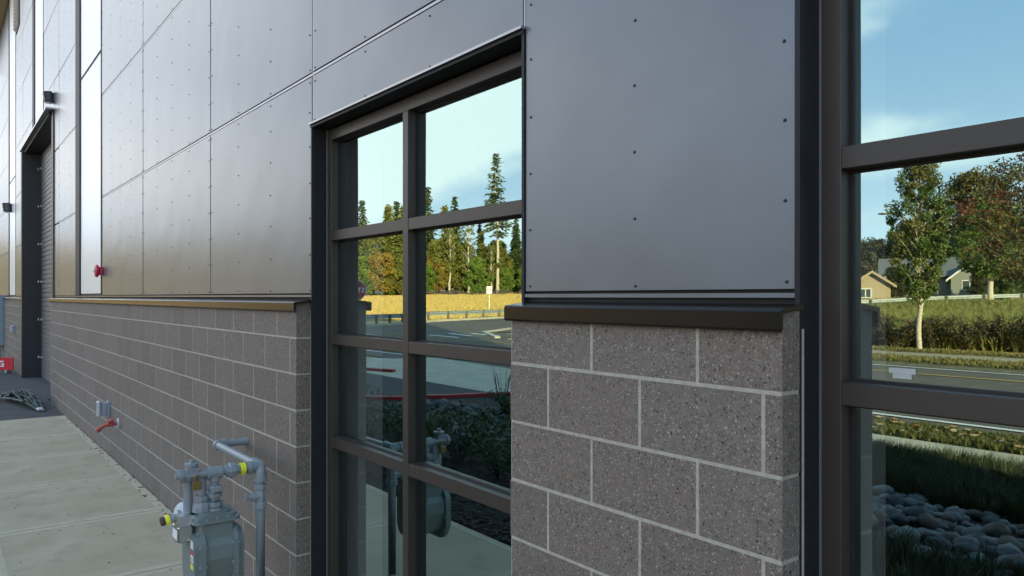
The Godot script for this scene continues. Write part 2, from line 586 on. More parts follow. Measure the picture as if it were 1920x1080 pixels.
	# painted markings
	var lines := [["white", [Vector2(-24, 17.35), Vector2(60, 17.4)], 0.12], ["yellow", [Vector2(-42, 16.5), Vector2(-20, 15.9), Vector2(60, 15.85)], 0.11],
		["yellow", [Vector2(-40, 12.2), Vector2(60, 12.2)], 0.11], ["white", [Vector2(-10, 9.95), Vector2(60, 9.95)], 0.14],
		["white", [Vector2(-31.3, 16.9), Vector2(-28.4, 16.75)], 0.25], ["white", [Vector2(-32.0, 18.5), Vector2(-29.2, 17.9)], 0.25], ["white", [Vector2(-31.3, 19.35), Vector2(-28.5, 19.05)], 0.25],
		["white", [Vector2(-36, 15.0), Vector2(-33, 15.0)], 0.15], ["white", [Vector2(-24, 9.9), Vector2(-17, 10.2)], 0.13], ["white", [Vector2(-26, 11.2), Vector2(-20.5, 11.0)], 0.16]]
	for l in lines:
		st = mb()
		ribbon_flat(st, l[1], l[2], -0.016)
		struct(st, l[0] + "_road_line", M[l[0] + "_paint"])
	# verge, far path
	st = mb()
	sheet(st, [Vector2(-25, 17.75), Vector2(60, 17.75), Vector2(60, 20.4), Vector2(-27, 20.4)], -0.03)
	struct(st, "verge_ground", M.verge)
	st = mb()
	sheet(st, [Vector2(-30, 20.5), Vector2(60, 20.5), Vector2(60, 22.2), Vector2(-30.5, 22.2)], -0.026)
	struct(st, "far_footpath", M.concrete)
	st = mb()
	ribbon(st, [Vector2(-27, 17.85), Vector2(-31.5, 20.3), Vector2(-34.2, 24.0), Vector2(-38, 33)], 0.25, -0.03, 0.05)
	struct(st, "far_kerb", M.pale_concrete)

func ribbon(st: SurfaceTool, pts: Array, w: float, y0: float, y1: float, follow := false):
	for i in pts.size() - 1:
		var a: Vector2 = pts[i]
		var b: Vector2 = pts[i + 1]
		var n := (b - a).normalized().rotated(PI / 2) * w / 2
		var q := [a - n, a + n, b + n, b - n]
		var lo := []
		var hi := []
		for p in q:
			var g := height(p.x, p.y) if follow else 0.0
			lo.append(Vector3(p.x, y0 + g, p.y))
			hi.append(Vector3(p.x, y1 + g, p.y))
		quad(st, hi[0], hi[1], hi[2], hi[3])
		for k in 4:
			quad(st, lo[k], hi[k], hi[(k + 1) % 4], lo[(k + 1) % 4])

func ribbon_flat(st: SurfaceTool, pts: Array, w: float, y: float):
	for i in pts.size() - 1:
		var n: Vector2 = (pts[i + 1] - pts[i]).normalized().rotated(PI / 2) * w / 2
		sheet(st, [pts[i] - n, pts[i] + n, pts[i + 1] + n, pts[i + 1] - n], y)

# ------------------------------------------------------------------ the building
const PZ := -0.08      # face of the metal panels; the blocks' face is z = 0
const W1 := [-4.035, -2.122, 0.02, 2.775]
const W2 := [-1.038, 0.875, 0.02, 2.775]
const DOOR := [-20.28, -15.38, 0.0, 5.05]

func building():
	var b := thing("building", "grey building with dark block base, metal panel cladding and dark framed windows", "building")
	walls(b)
	cladding(b)
	block_walls(b)
	sill_caps(b)
	window(b, W1, [-3.135])
	window(b, W2, [-0.08])
	overhead_door(b)
	vent(b)

func walls(b: Node3D):
	# dark backing sheet right behind the panels, pale inner wall behind it, roof and far walls
	var big := [[-34.0, 11.3, 0.0, 10.2]]
	for hole in [W1, W2, DOOR]: big = cut(big, hole)
	var st := mb()
	for r in big: box(st, Vector3(r[0], r[2], -0.14), Vector3(r[1], r[3], -0.095))
	box(st, Vector3(-1.0, 10.2, -0.14), Vector3(11.3, 16.6, -0.095))
	piece(st, "backing_wall", M.groove, b)
	st = mb()
	var inner := [[-34.0, 11.3, 0.0, 10.2]]
	for hole in [W1, W2, DOOR]: inner = cut(inner, hole)
	for r in inner: box(st, Vector3(r[0], r[2], -0.52), Vector3(r[1], r[3], -0.145))
	piece(st, "inner_wall", M.drywall, b)
	st = mb()
	box(st, Vector3(-34, 0, -22), Vector3(-33.7, 10.2, -0.53))
	box(st, Vector3(11.0, 0, -22), Vector3(11.3, 16.6, -0.53))
	box(st, Vector3(-34, 0, -22.3), Vector3(11.3, 10.2, -22))
	box(st, Vector3(-1.0, 10.5, -22.3), Vector3(11.3, 16.6, -22))
	box(st, Vector3(-1.0, 10.5, -22), Vector3(-0.7, 16.6, -0.15))
	piece(st, "outer_wall", M.panel, b)
	st = mb()
	box(st, Vector3(-33.7, -0.05, -22), Vector3(12.0, 0.0, -0.53))
	box(st, Vector3(-8.0, 0.0, -7.2), Vector3(5.0, 3.4, -7.0))
	piece(st, "room", M.room, b)
	st = mb()
	box(st, Vector3(-34.3, 10.2, -22.3), Vector3(-1.0, 10.45, 0.55))
	box(st, Vector3(-1.0, 16.6, -22.3), Vector3(11.5, 16.85, 0.1))
	var roof := piece(st, "roof", M.dark_trim, b)
	piece(boxmesh(Vector3(-34.25, 10.17, -0.07), Vector3(-1.05, 10.198, 0.52)), "soffit", M.soffit, roof)

func cladding(b: Node3D):
	var g := 0.0085
	var cols := [[-34.0, -32.0], [-32.0, -29.7], [-29.7, -27.4], [-27.4, -25.32], [-23.1, -21.18], [-21.18, -18.97], [-17.0, -14.75], [-14.75, -12.84],
		[-10.68, -8.335], [-8.335, -5.985], [-5.985, -4.03], [-4.03, -2.122], [-2.122, -1.038], [-1.038, 0.875], [0.875, 3.2], [3.2, 5.5], [5.5, 7.4], [7.4, 9.8], [9.8, 11.3]]
	var rows := [1.826, 3.07, 4.355, 5.6, 6.86, 8.1, 9.3, 10.2, 11.5, 12.8, 14.1, 15.4, 16.6]
	var trim := mb()
	for c in cols:
		for k in rows.size() - 1:
			if rows[k] > 10.1 and c[0] < -1.1: continue
			var rects := [[c[0], c[1], rows[k], rows[k + 1]]]
			for hole in [W1, W2, [DOOR[0], DOOR[1], 0.0, DOOR[3] + 0.03]]: rects = cut(rects, hole)
			for r in rects:
				if r[1] - r[0] < 0.1: continue
				var mid := Vector3((r[0] + r[1]) / 2, (r[2] + r[3]) / 2, 0)
				var pn := piece(boxmesh(Vector3(r[0] + g, r[2] + 0.0125, -0.092) - mid, Vector3(r[1] - g, r[3] - 0.0125, PZ) - mid, 0.0012), "panel", M.panel, b)
				pn.position = mid
				pn.rotation = Vector3(rng.randf_range(-0.002, 0.002), rng.randf_range(-0.0015, 0.0015), 0)   # no two sheets hang quite alike
				if c[0] < 0.5: screws(pn, r, mid)
		for k in rows.size():   # metal strips showing in the joints
			if k == 0 or (rows[k] > 10.1 and c[0] < -1.1): continue
			if c[0] < DOOR[1] - 0.5 and c[1] > DOOR[0] + 0.5 and rows[k] < 5.1: continue
			box(trim, Vector3(c[0] + 0.001, rows[k] - 0.006, -0.095), Vector3(c[1] - 0.001, rows[k] + 0.006, -0.082))
	for x in [-32.0, -29.7, -27.4, -21.18, -14.75, -8.335, -5.985, -4.03, -2.122]:
		var y0 := 1.832
		if x == -4.03 or x == -2.122: y0 = 2.79
		for k in rows.size() - 1:
			if rows[k + 1] < y0 or rows[k] > 10.1: continue
			box(trim, Vector3(x - 0.0035, max(rows[k] + 0.0065, y0), -0.095), Vector3(x + 0.0035, rows[k + 1] - 0.0065, -0.0825))
	piece(trim, "joint_trim", M.panel_trim, b)
	# moulding along the foot of the panels
	var foot := mb()
	for r in [[-34.0, -20.3], [-15.36, -4.04], [-2.118, -1.042], [0.88, 11.3]]:
		box(foot, Vector3(r[0], 1.817, -0.094), Vector3(r[1], 1.829, -0.077))
	piece(foot, "base_trim", M.panel, b)
	# tall white strips, framed in dark metal
	for s in [[-12.44, -10.74, -12.84, -10.68], [-18.58, -17.06, -18.97, -17.0], [-25.2, -23.2, -25.32, -23.1]]:
		var y0: float = 5.1 if s[0] < -16 and s[0] > -20 else 1.86
		var strip := Node3D.new()
		strip.name = "light_strip"
		b.add_child(strip, true)
		for yy in [[y0, 4.94], [4.965, 10.2]]:
			if yy[1] <= yy[0]: continue
			yy[0] = max(yy[0], y0)
			piece(boxmesh(Vector3(s[0] + 0.02, yy[0], -0.095), Vector3(s[1] - 0.015, yy[1], -0.087), 0.002), "white_panel", M.white_panel, strip)
		var fr := mb()
		box(fr, Vector3(s[2] + 0.004, y0 - 0.02, -0.094), Vector3(s[0], 10.2, -0.07))
		box(fr, Vector3(s[1], y0 - 0.02, -0.094), Vector3(s[3] - 0.003, 10.2, -0.075))
		piece(fr, "strip_frame", M.dark_trim, strip)
		if y0 < 4: piece(boxmesh(Vector3(s[0] + 0.002, 4.942, -0.094), Vector3(s[1] - 0.002, 4.963, -0.078)), "strip_bar", M.dark_trim, strip)

func screws(pn: Node3D, r: Array, mid: Vector3):
	var st := mb()
	var w: float = r[1] - r[0]
	var n: int = max(1, int(round((w - 0.07) / 0.56)))
	if w < 0.4: n = 0
	var ys := []
	var y: float = r[2] + 0.03
	while y < r[3] - 0.13:
		ys.append(y)
		y += 0.2015
	ys.append(r[3] - 0.045)
	for i in n + 1:
		var x: float = r[0] + 0.035 + (w - 0.07) * i / max(1, n)
		for yy in ys:
			var p := Vector3(x + rng.randf_range(-0.004, 0.004), yy + rng.randf_range(-0.004, 0.004), PZ) - mid
			var s := 5
			var rr := 0.0056
			for k in s:
				var a := TAU * k / s
				var c := TAU * (k + 1) / s
				quad(st, p + Vector3(cos(a) * rr, sin(a) * rr, 0), p + Vector3(cos(c) * rr, sin(c) * rr, 0), p + Vector3(cos(c) * rr * 0.6, sin(c) * rr * 0.6, 0.004), p + Vector3(cos(a) * rr * 0.6, sin(a) * rr * 0.6, 0.004))
				tri(st, p + Vector3(0, 0, 0.0045), p + Vector3(cos(a) * rr * 0.6, sin(a) * rr * 0.6, 0.004), p + Vector3(cos(c) * rr * 0.6, sin(c) * rr * 0.6, 0.004))
	piece(st, "screw_heads", M.screw, pn).set_meta("kind", "stuff")

func block_mesh(w: float, h: float, d: float, c := 0.0012) -> ArrayMesh:   # front face at z = 0, chamfered
	var st := mb()
	var f := [Vector3(c, c, 0), Vector3(w - c, c, 0), Vector3(w - c, h - c, 0), Vector3(c, h - c, 0)]
	var m := [Vector3(0, 0, -c), Vector3(w, 0, -c), Vector3(w, h, -c), Vector3(0, h, -c)]
	quad(st, f[0], f[1], f[2], f[3])
	for k in 4:
		var n := (k + 1) % 4
		quad(st, m[k], m[n], f[n], f[k])
		var e0: Vector3 = m[k] + Vector3(0, 0, -d + c)
		var e1: Vector3 = m[n] + Vector3(0, 0, -d + c)
		quad(st, e0, e1, m[n], m[k])
	st.generate_normals()
	return st.commit()

func block_walls(b: Node3D):
	# [left, right, joint of the odd courses, joint of the even courses, counted one by one, depth of the corner blocks]
	var full := {}
	for seg in [[-15.15, -4.07, -4.37, -4.165, true], [-2.1, -1.031, -1.69, -1.49, true], [-34.0, -20.35, -20.55, -20.75, false], [0.91, 9.2, 1.2, 1.4, false]]:
		var wall := Node3D.new()
		wall.name = "block_wall"
		b.add_child(wall, true)
		var mort := mb()
		box(mort, Vector3(seg[0] + 0.005, -0.06, -0.092), Vector3(seg[1] - 0.002, 1.785, -0.0009))
		piece(mort, "mortar", M.mortar, wall)
		var joined := [mb(), mb(), mb(), mb()]
		for k in 9:
			var y1 := 1.79 - 0.2032 * k - 0.005
			var y0 := y1 - 0.1932
			var j: float = seg[2] if k % 2 == 0 else seg[3]
			while j > seg[0] + 0.02: j -= 0.4064
			var x := j
			while x < seg[1]:
				var a: float = max(x + 0.005, seg[0])
				var c: float = min(x + 0.4014, seg[1])
				x += 0.4064
				if c - a < 0.03: continue
				var v := rng.randi() % 4
				if seg[4]:
					var key := int(round((c - a) * 1000))
					if not full.has(key): full[key] = block_mesh(c - a, 0.1932, 0.09)
					var o := piece(full[key], "block", M["block_%d" % v], wall)
					o.position = Vector3(a, y0 + rng.randf_range(-0.0008, 0.0008), rng.randf_range(-0.0003, 0.0003))
				else:
					box(joined[v], Vector3(a, y0, -0.09), Vector3(c, y1, 0))
		if not seg[4]:
			for v in 4: piece(joined[v], "blocks", M["block_%d" % v], wall).set_meta("kind", "stuff")
	# sealant between the block ends and the window frames
	var st := mb()
	for x in [[-4.068, -4.048], [-1.0305, -1.0295]]:
		box(st, Vector3(x[0], 0.0, -0.092), Vector3(x[1], 1.74, -0.082))
	piece(st, "sealant", M.mortar, b)

func sill_caps(b: Node3D):
	for seg in [[-34.0, -29.0], [-28.995, -24.0], [-23.995, -20.33], [-15.2, -12.21], [-12.204, -9.475], [-9.469, -6.7], [-6.694, -4.045], [-2.105, -1.021], [0.88, 11.3]]:
		var prof := [Vector2(-0.0765, 1.802), Vector2(0.020, 1.789), Vector2(0.024, 1.784), Vector2(0.024, 1.742), Vector2(0.017, 1.736), Vector2(0.012, 1.744), Vector2(0.012, 1.778), Vector2(-0.0765, 1.79)]
		prof.reverse()
		var st := mb()
		# the outline lies in the plane across the wall and runs along it
		var t := Transform3D(Basis(Vector3(0, 0, 1), Vector3(0, 1, 0), Vector3(-1, 0, 0)), Vector3.ZERO)
		prism(st, prof, -seg[1], -seg[0], t)
		piece(st, "sill_cap", M.cap, b)

func window(b: Node3D, w: Array, mullions: Array):
	var o := Node3D.new()
	o.name = "window"
	b.add_child(o, true)
	var zf := -0.165
	var zb := -0.262
	var fx := 0.05
	# metal lining of the opening
	var st := mb()
	box(st, Vector3(w[0] - 0.006, w[2], -0.24), Vector3(w[0] + 0.008, w[3] - 0.008, -0.074))
	box(st, Vector3(w[1] - 0.008, w[2], -0.24), Vector3(w[1] + 0.006, w[3] - 0.008, -0.074))
	box(st, Vector3(w[0] - 0.006, w[3] - 0.0078, -0.24), Vector3(w[1] + 0.006, w[3] + 0.006, -0.070))
	piece(st, "lining", M.dark_trim, o)
	st = mb()
	box(st, Vector3(w[0] - 0.008, w[3] + 0.007, -0.094), Vector3(w[1] + 0.008, w[3] + 0.017, -0.058))
	piece(st, "drip_edge", M.panel_trim, o)
	# thin bright joint between lining and frame
	st = mb()
	box(st, Vector3(w[0] + 0.0085, w[2], -0.24), Vector3(w[0] + 0.0125, w[3] - 0.012, -0.160))
	box(st, Vector3(w[1] - 0.0125, w[2], -0.24), Vector3(w[1] - 0.0085, w[3] - 0.012, -0.160))
	piece(st, "frame_joint", M.frame_line, o)
	var fl: float = w[0] + 0.013
	var fr: float = w[1] - 0.013
	var ft: float = w[3] - 0.016
	for q in [[fl, fl + fx, w[2], ft], [fr - fx, fr, w[2], ft], [fl + fx, fr - fx, ft - 0.06, ft], [fl + fx, fr - fx, w[2], w[2] + 0.06]]:
		piece(boxmesh(Vector3(q[0], q[2], zb), Vector3(q[1], q[3], zf), 0.0015), "frame", M.frame, o)
	var xs := [fl + fx]
	for m in mullions:
		piece(boxmesh(Vector3(m - 0.025, w[2] + 0.06, zb), Vector3(m + 0.025, ft - 0.06, zf), 0.0015), "mullion", M.frame, o)
		xs.append(m - 0.025)
		xs.append(m + 0.025)
	xs.append(fr - fx)
	var bars := [w[2] + 0.06, 0.973, 1.032, 1.552, 1.608, 2.135, 2.19, ft - 0.06]
	for i in range(0, xs.size(), 2):
		for k in range(1, bars.size() - 1, 2):
			piece(boxmesh(Vector3(xs[i], bars[k], zb), Vector3(xs[i + 1], bars[k + 1], zf - 0.002), 0.0015), "muntin", M.frame, o)
		for k in range(0, bars.size(), 2):
			var gk := mb()   # gasket round the pane
			for q in [[xs[i], xs[i] + 0.008, bars[k], bars[k + 1]], [xs[i + 1] - 0.008, xs[i + 1], bars[k], bars[k + 1]], [xs[i] + 0.008, xs[i + 1] - 0.008, bars[k], bars[k] + 0.008], [xs[i] + 0.008, xs[i + 1] - 0.008, bars[k + 1] - 0.008, bars[k + 1]]]:
				box(gk, Vector3(q[0], q[2], -0.238), Vector3(q[1], q[3], -0.209))
			piece(gk, "gasket", M.gasket, o)
			var pane := mb()
			var a := Vector3(xs[i] + 0.004, bars[k] + 0.004, -0.215)
			var c := Vector3(xs[i + 1] - 0.004, bars[k + 1] - 0.004, -0.215)
			# each pane sits a hair out of true
			var tx := rng.randf_range(-0.0006, 0.0006)
			var ty := rng.randf_range(-0.0006, 0.0006)
			quad(pane, Vector3(a.x, a.y, a.z - tx - ty), Vector3(c.x, a.y, a.z + tx - ty), Vector3(c.x, c.y, a.z + tx + ty), Vector3(a.x, c.y, a.z - tx + ty))
			piece(pane, "pane", M.glass, o)

func overhead_door(b: Node3D):
	var o := Node3D.new()
	o.name = "overhead_door"
	b.add_child(o, true)
	var y := 0.0
	while y < 5.0:
		piece(boxmesh(Vector3(-20.05, y + 0.004, -0.36), Vector3(-15.6, min(y + 0.098, 5.03), -0.335), 0.006), "slat", M.slat, o)
		y += 0.1
	var st := mb()
	box(st, Vector3(-20.30, 0, -0.42), Vector3(-20.06, 5.07, 0.03))
	box(st, Vector3(-15.59, 0, -0.42), Vector3(-15.36, 5.07, -0.06))
	box(st, Vector3(-20.06, 5.04, -0.42), Vector3(-15.59, 5.09, -0.02))
	piece(st, "door_surround", M.door_dark, o)
	piece(boxmesh(Vector3(-20.059, -0.06, -0.42), Vector3(-15.591, -0.004, 0.004)), "door_sill", M.asphalt, o)
	piece(boxmesh(Vector3(-20.3, 5.091, -0.09), Vector3(-15.3, 5.12, 0.06)), "drip_edge", M.panel_trim, o)
	piece(boxmesh(Vector3(-20.059, 0, -0.333), Vector3(-19.96, 5.03, -0.29)), "guide_rail", M.door_dark, o)
	for k in 6:
		var q := mb()
		lathe(q, Vector3(-19.99, 0.45 + k * 0.85, -0.29), Vector3(0, 0, 1), [[0.03, 0], [0.03, 0.02], [0.0, 0.03]], 8)
		lathe(q, Vector3(-19.85, 0.45 + k * 0.85, -0.333), Vector3(0, 0, 1), [[0.025, 0], [0.025, 0.02], [0.0, 0.03]], 8)
		piece(q, "bolt", M.bolt, o)

func vent(b: Node3D):
	var o := Node3D.new()
	o.name = "wall_vent"
	b.add_child(o, true)
	piece(boxmesh(Vector3(-22.95, 8.5, -0.079), Vector3(-22.0, 10.1, -0.06)), "vent_back", M.black, o)
	for k in 16:
		var t := Transform3D(Basis(Vector3(1, 0, 0), 0.6), Vector3(-22.475, 8.6 + k * 0.095, -0.03))
		var st := mb()
		cbox(st, Vector3(-0.47, -0.035, -0.004), Vector3(0.47, 0.035, 0.004), 0.001, t)
		piece(st, "vent_slat", M.slat, o)

# ------------------------------------------------------------------ fittings on the wall
func gas_meter():
	var x := -4.10
	var o := thing("gas_meter", "grey gas meter with pipes and yellow tape bands beside the block wall", "gas meter", Vector3(x, 0, 0.19))
	var v := func(dx: float, y: float, z: float): return Vector3(dx, y, z - 0.19)   # z is the distance from the wall
	var R := 0.0235
	# pipe out of the wall, along it, elbow, riser down to the ground
	var st := mb()
	tube(st, [v.call(-0.80, 0.885, -0.005), v.call(-0.80, 0.885, 0.165)], R, R, 16)
	tube(st, [v.call(-0.775, 0.886, 0.19), v.call(-0.05, 0.89, 0.19)], R, R, 16)
	piece(st, "supply_pipe", M.pipe_paint, o)
	st = mb()
	tube(st, [v.call(-0.80, 0.885, 0.15)] + arc(v.call(-0.775, 0.885, 0.165), Vector3(-1, 0, 0), Vector3(0, 0, 1), 0.025) + [v.call(-0.755, 0.8855, 0.19)], R * 1.3, R * 1.3, 16)
	lathe(st, v.call(-0.80, 0.885, 0.135), Vector3(0, 0, 1), [[R, 0], [R * 1.5, 0], [R * 1.5, 0.022], [R, 0.022]], 16)
	piece(st, "pipe_elbow", M.pipe_paint, o)
	st = mb()
	tube(st, [v.call(-0.07, 0.89, 0.19)] + arc(v.call(-0.04, 0.85, 0.19), Vector3(0, 1, 0), Vector3(1, 0, 0), 0.04) + [v.call(0, 0.82, 0.19)], R * 1.32, R * 1.32, 16)
	lathe(st, v.call(0, 0.812, 0.19), Vector3(0, 1, 0), [[R, 0], [R * 1.5, 0], [R * 1.5, 0.025], [R, 0.025]], 16)
	lathe(st, v.call(-0.085, 0.89, 0.19), Vector3(1, 0, 0), [[R, 0], [R * 1.5, 0], [R * 1.5, 0.022], [R, 0.022]], 16)
	tube(st, [v.call(-0.02, 0.89, 0.18), v.call(-0.01, 0.89, 0.245)], R * 1.3, R * 1.3, 16)
	lathe(st, v.call(-0.01, 0.89, 0.24), Vector3(0, 0, 1), [[R, 0], [R * 1.5, 0], [R * 1.5, 0.02], [R, 0.02]], 16)
	piece(st, "pipe_elbow", M.pipe_paint, o)
	# shut-off valve on the riser
	st = mb()
	lathe(st, v.call(0, 0.665, 0.19), Vector3(0, 1, 0), [[R, 0], [0.036, 0.0], [0.036, 0.03], [0.03, 0.034], [0.033, 0.07], [0.03, 0.10], [0.036, 0.105], [0.036, 0.13], [R, 0.13]], 8)
	lathe(st, v.call(0, 0.73, 0.19), Vector3(0, 0, 1), [[0.028, 0], [0.028, 0.045], [0.02, 0.047], [0.02, 0.062], [0.012, 0.062], [0.012, 0.075], [0, 0.075]], 8)
	cbox(st, v.call(-0.008, 0.71, 0.26), v.call(0.008, 0.75, 0.275), 0.002)
	piece(st, "shutoff_valve", M.pipe_paint, o)
	st = mb()
	tube(st, [v.call(0, 0.815, 0.19), v.call(0, 0.79, 0.19)], R)
	tube(st, [v.call(0, 0.67, 0.19), v.call(0, 0.12, 0.19)] + arc(v.call(0.06, 0.12, 0.19), Vector3(-1, 0, 0), Vector3(0, -1, 0), 0.06) + [v.call(0.12, 0.06, 0.19), v.call(0.19, 0.06, 0.19)] + arc(v.call(0.19, 0.02, 0.19), Vector3(0, 1, 0), Vector3(1, 0, 0), 0.04) + [v.call(0.23, -0.03, 0.19)], R * 1.03, R * 1.03, 16)
	piece(st, "riser_pipe", M.pipe_paint, o)
	# pipe from the elbow out over the meter
	st = mb()
	tube(st, [v.call(-0.01, 0.89, 0.24), v.call(-0.01, 0.89, 0.56)], R * 0.92, R * 0.92, 16)
	piece(st, "branch_pipe", M.pipe_paint, o)
	st = mb()
	lathe(st, v.call(-0.01, 0.89, 0.271), Vector3(0, 0, 1), [[R, 0], [0.031, 0], [0.0325, 0.006], [0.031, 0.012], [0.033, 0.02], [0.0315, 0.027], [R, 0.027]], 14)
	piece(st, "tape_band", M.yellow_tape, o)
	st = mb()   # union with its nut
	lathe(st, v.call(-0.01, 0.89, 0.31), Vector3(0, 0, 1), [[R, 0], [0.03, 0], [0.03, 0.015], [0.042, 0.018], [0.042, 0.044], [0.034, 0.048], [0.034, 0.062], [R, 0.064]], 8)
	piece(st, "pipe_union", M.pipe_paint, o)
	st = mb()   # tee with the inlet leg, nuts and swivel
	lathe(st, v.call(-0.01, 0.89, 0.395), Vector3(0, 0, 1), [[R, 0], [0.033, 0], [0.033, 0.075], [R, 0.075]], 14)
	lathe(st, v.call(-0.01, 0.89, 0.43), Vector3(0, -1, 0), [[0.028, 0], [0.028, 0.045], [0.021, 0.046], [0.021, 0.065], [0.032, 0.066], [0.037, 0.08], [0.031, 0.09], [0.031, 0.105], [0.039, 0.107], [0.039, 0.125], [0.026, 0.128], [0.026, 0.16]], 10)
	cbox(st, v.call(0.02, 0.795, 0.405), v.call(0.045, 0.825, 0.455), 0.004)
	piece(st, "inlet_leg", M.pipe_paint, o)
	st = mb()
	lathe(st, v.call(-0.01, 0.745, 0.43), Vector3(0, -1, 0), [[0.026, 0], [0.026, 0.005], [0.043, 0.006], [0.043, 0.03], [0.036, 0.034], [0.046, 0.04], [0.05, 0.062], [0.02, 0.062]], 10)
	lathe(st, v.call(-0.02, 0.78, 0.49), Vector3(0, -1, 0), [[0.03, 0], [0.038, 0.003], [0.038, 0.028], [0.033, 0.03], [0.046, 0.038], [0.05, 0.06], [0.05, 0.085], [0.02, 0.085]], 10)
	piece(st, "meter_swivel", M.pipe_paint, o)
	st = mb()   # outlet leg, bent up to the regulator valve
	tube(st, [v.call(-0.02, 0.78, 0.49), v.call(-0.02, 0.85, 0.492), v.call(-0.03, 0.878, 0.5), v.call(-0.05, 0.89, 0.515)], R, R, 14)
	tube(st, [v.call(-0.06, 0.89, 0.55), v.call(-0.06, 0.66, 0.55)], R, R, 14)
	piece(st, "outlet_leg", M.pipe_paint, o)
	st = mb()   # lock-wing valve above it
	lathe(st, v.call(-0.03, 0.89, 0.515), Vector3(0, 0, 1), [[R, 0], [0.034, 0], [0.038, 0.02], [0.038, 0.05], [0.03, 0.055], [0.03, 0.07], [0.036, 0.072], [0.036, 0.09], [0.018, 0.09], [0.018, 0.105], [0, 0.105]], 8)
	lathe(st, v.call(-0.03, 0.89, 0.54), Vector3(0, 1, 0), [[0.03, 0], [0.03, 0.045], [0.036, 0.047], [0.036, 0.06], [0.014, 0.064], [0.014, 0.078], [0, 0.08]], 10)
	cbox(st, v.call(-0.012, 0.9, 0.51), v.call(0.006, 0.93, 0.575), 0.003)
	piece(st, "lock_valve", M.pipe_paint, o)
	st = mb()
	tube(st, [v.call(0.03, 0.862, 0.518)] + arc(v.call(0.03, 0.885, 0.530), Vector3(0, 0, -1), Vector3(0, 1, 0), 0.012, 4) + arc(v.call(0.03, 0.885, 0.530), Vector3(0, 1, 0), Vector3(0, 0, 1), 0.012, 4) + [v.call(0.03, 0.862, 0.542)], 0.004, 0.004, 8)
	cbox(st, v.call(0.018, 0.822, 0.508), v.call(0.042, 0.866, 0.552), 0.004)
	piece(st, "padlock", M.brass, o)
	# meter: lid, housing, bolted front and rear covers
	st = mb()
	var lid := Transform3D(Basis(Vector3(1, 0, 0), -PI / 2), Vector3.ZERO)
	prism(st, round_rect(0.25, 0.235, 0.035), 0.650, 0.668, Transform3D(lid.basis, v.call(-0.03, 0, 0.44)))
	prism(st, round_rect(0.225, 0.21, 0.035), 0.667, 0.688, Transform3D(lid.basis, v.call(-0.03, 0, 0.44)))
	prism(st, round_rect(0.17, 0.16, 0.04), 0.687, 0.697, Transform3D(lid.basis, v.call(-0.03, 0, 0.44)))
	var body := piece(st, "meter_lid", M.meter_paint, o)
	for k in 10:
		st = mb()
		var q: Vector2 = [Vector2(-0.108, -0.1), Vector2(0, -0.105), Vector2(0.108, -0.1), Vector2(0.112, 0), Vector2(0.108, 0.1), Vector2(0, 0.105), Vector2(-0.108, 0.1), Vector2(-0.112, 0), Vector2(0.11, -0.05), Vector2(0.11, 0.05)][k]
		lathe(st, v.call(-0.03 + q.x, 0.667, 0.44 + q.y), Vector3(0, 1, 0), [[0.009, 0], [0.009, 0.008], [0, 0.01]], 6)
		piece(st, "lid_bolt", M.pipe_paint, body)
	st = mb()
	cbox(st, v.call(-0.135, 0.53, 0.352), v.call(0.075, 0.652, 0.528), 0.012)
	prism(st, [Vector2(-0.13, -0.01), Vector2(-0.09, -0.12), Vector2(0.0, -0.165), Vector2(0.09, -0.12), Vector2(0.13, -0.01), Vector2(0.128, 0.06), Vector2(0.1, 0.1), Vector2(-0.1, 0.1), Vector2(-0.128, 0.06)], 0.175, 0.315, Transform3D(Basis.IDENTITY, Vector3(-0.03, 0.475, 0)))
	piece(st, "meter_housing", M.meter_paint, o)
	for s in [0, 1]:
		st = mb()
		var z0: float = 0.315 if s == 0 else 0.150
		var ol := round_rect(0.285, 0.33, 0.09, 6)
		prism(st, ol, z0, z0 + 0.025, Transform3D(Basis.IDENTITY, Vector3(-0.03, 0.455, 0)))
		var inn := round_rect(0.235, 0.28, 0.075, 6)
		prism(st, inn, z0 + (0.024 if s == 0 else -0.035), z0 + (0.052 if s == 0 else 0.001), Transform3D(Basis.IDENTITY, Vector3(-0.03, 0.455, 0)))
		var cover := piece(st, "meter_cover", M.meter_paint, o)
		for k in 8:
			st = mb()
			var q: Vector2 = [Vector2(0.13, 0.08), Vector2(0.13, -0.02), Vector2(0.125, -0.1), Vector2(0.05, -0.152), Vector2(-0.06, -0.152), Vector2(-0.13, -0.06), Vector2(-0.13, 0.05), Vector2(0.09, 0.145)][k]
			lathe(st, Vector3(-0.03 + q.x, 0.455 + q.y, z0 - 0.008), Vector3(0, 0, 1), [[0, 0], [0.01, 0.001], [0.01, 0.04], [0, 0.042]], 6)
			piece(st, "cover_bolt", M.pipe_paint, cover)
	# index box and regulator on the street side
	st = mb()
	cbox(st, v.call(-0.09, 0.555, 0.545), v.call(0.02, 0.64, 0.62), 0.008)
	prism(st, [Vector2(-0.06, 0.0), Vector2(0.055, 0.0), Vector2(0.04, 0.05), Vector2(-0.04, 0.05)], 0.34, 0.425, Transform3D(Basis.IDENTITY, Vector3(-0.035, 0.638, 0)))
	piece(st, "index_box", M.silver, o)
	piece(boxmesh(v.call(-0.075, 0.572, 0.6195), v.call(0.005, 0.618, 0.6225)), "index_window", M.label_white, o)
	st = mb()
	lathe(st, v.call(-0.12, 0.665, 0.55), Vector3(0.35, 0.25, 0.8), [[0.0, 0.0], [0.04, 0.003], [0.058, 0.012], [0.062, 0.018], [0.062, 0.026], [0.045, 0.034], [0.022, 0.04], [0.02, 0.06], [0, 0.064]], 20)
	piece(st, "regulator", M.galv, o)
	st = mb()
	tube(st, [v.call(-0.09, 0.665, 0.6), v.call(-0.09, 0.655, 0.66)], 0.02, 0.02, 12)
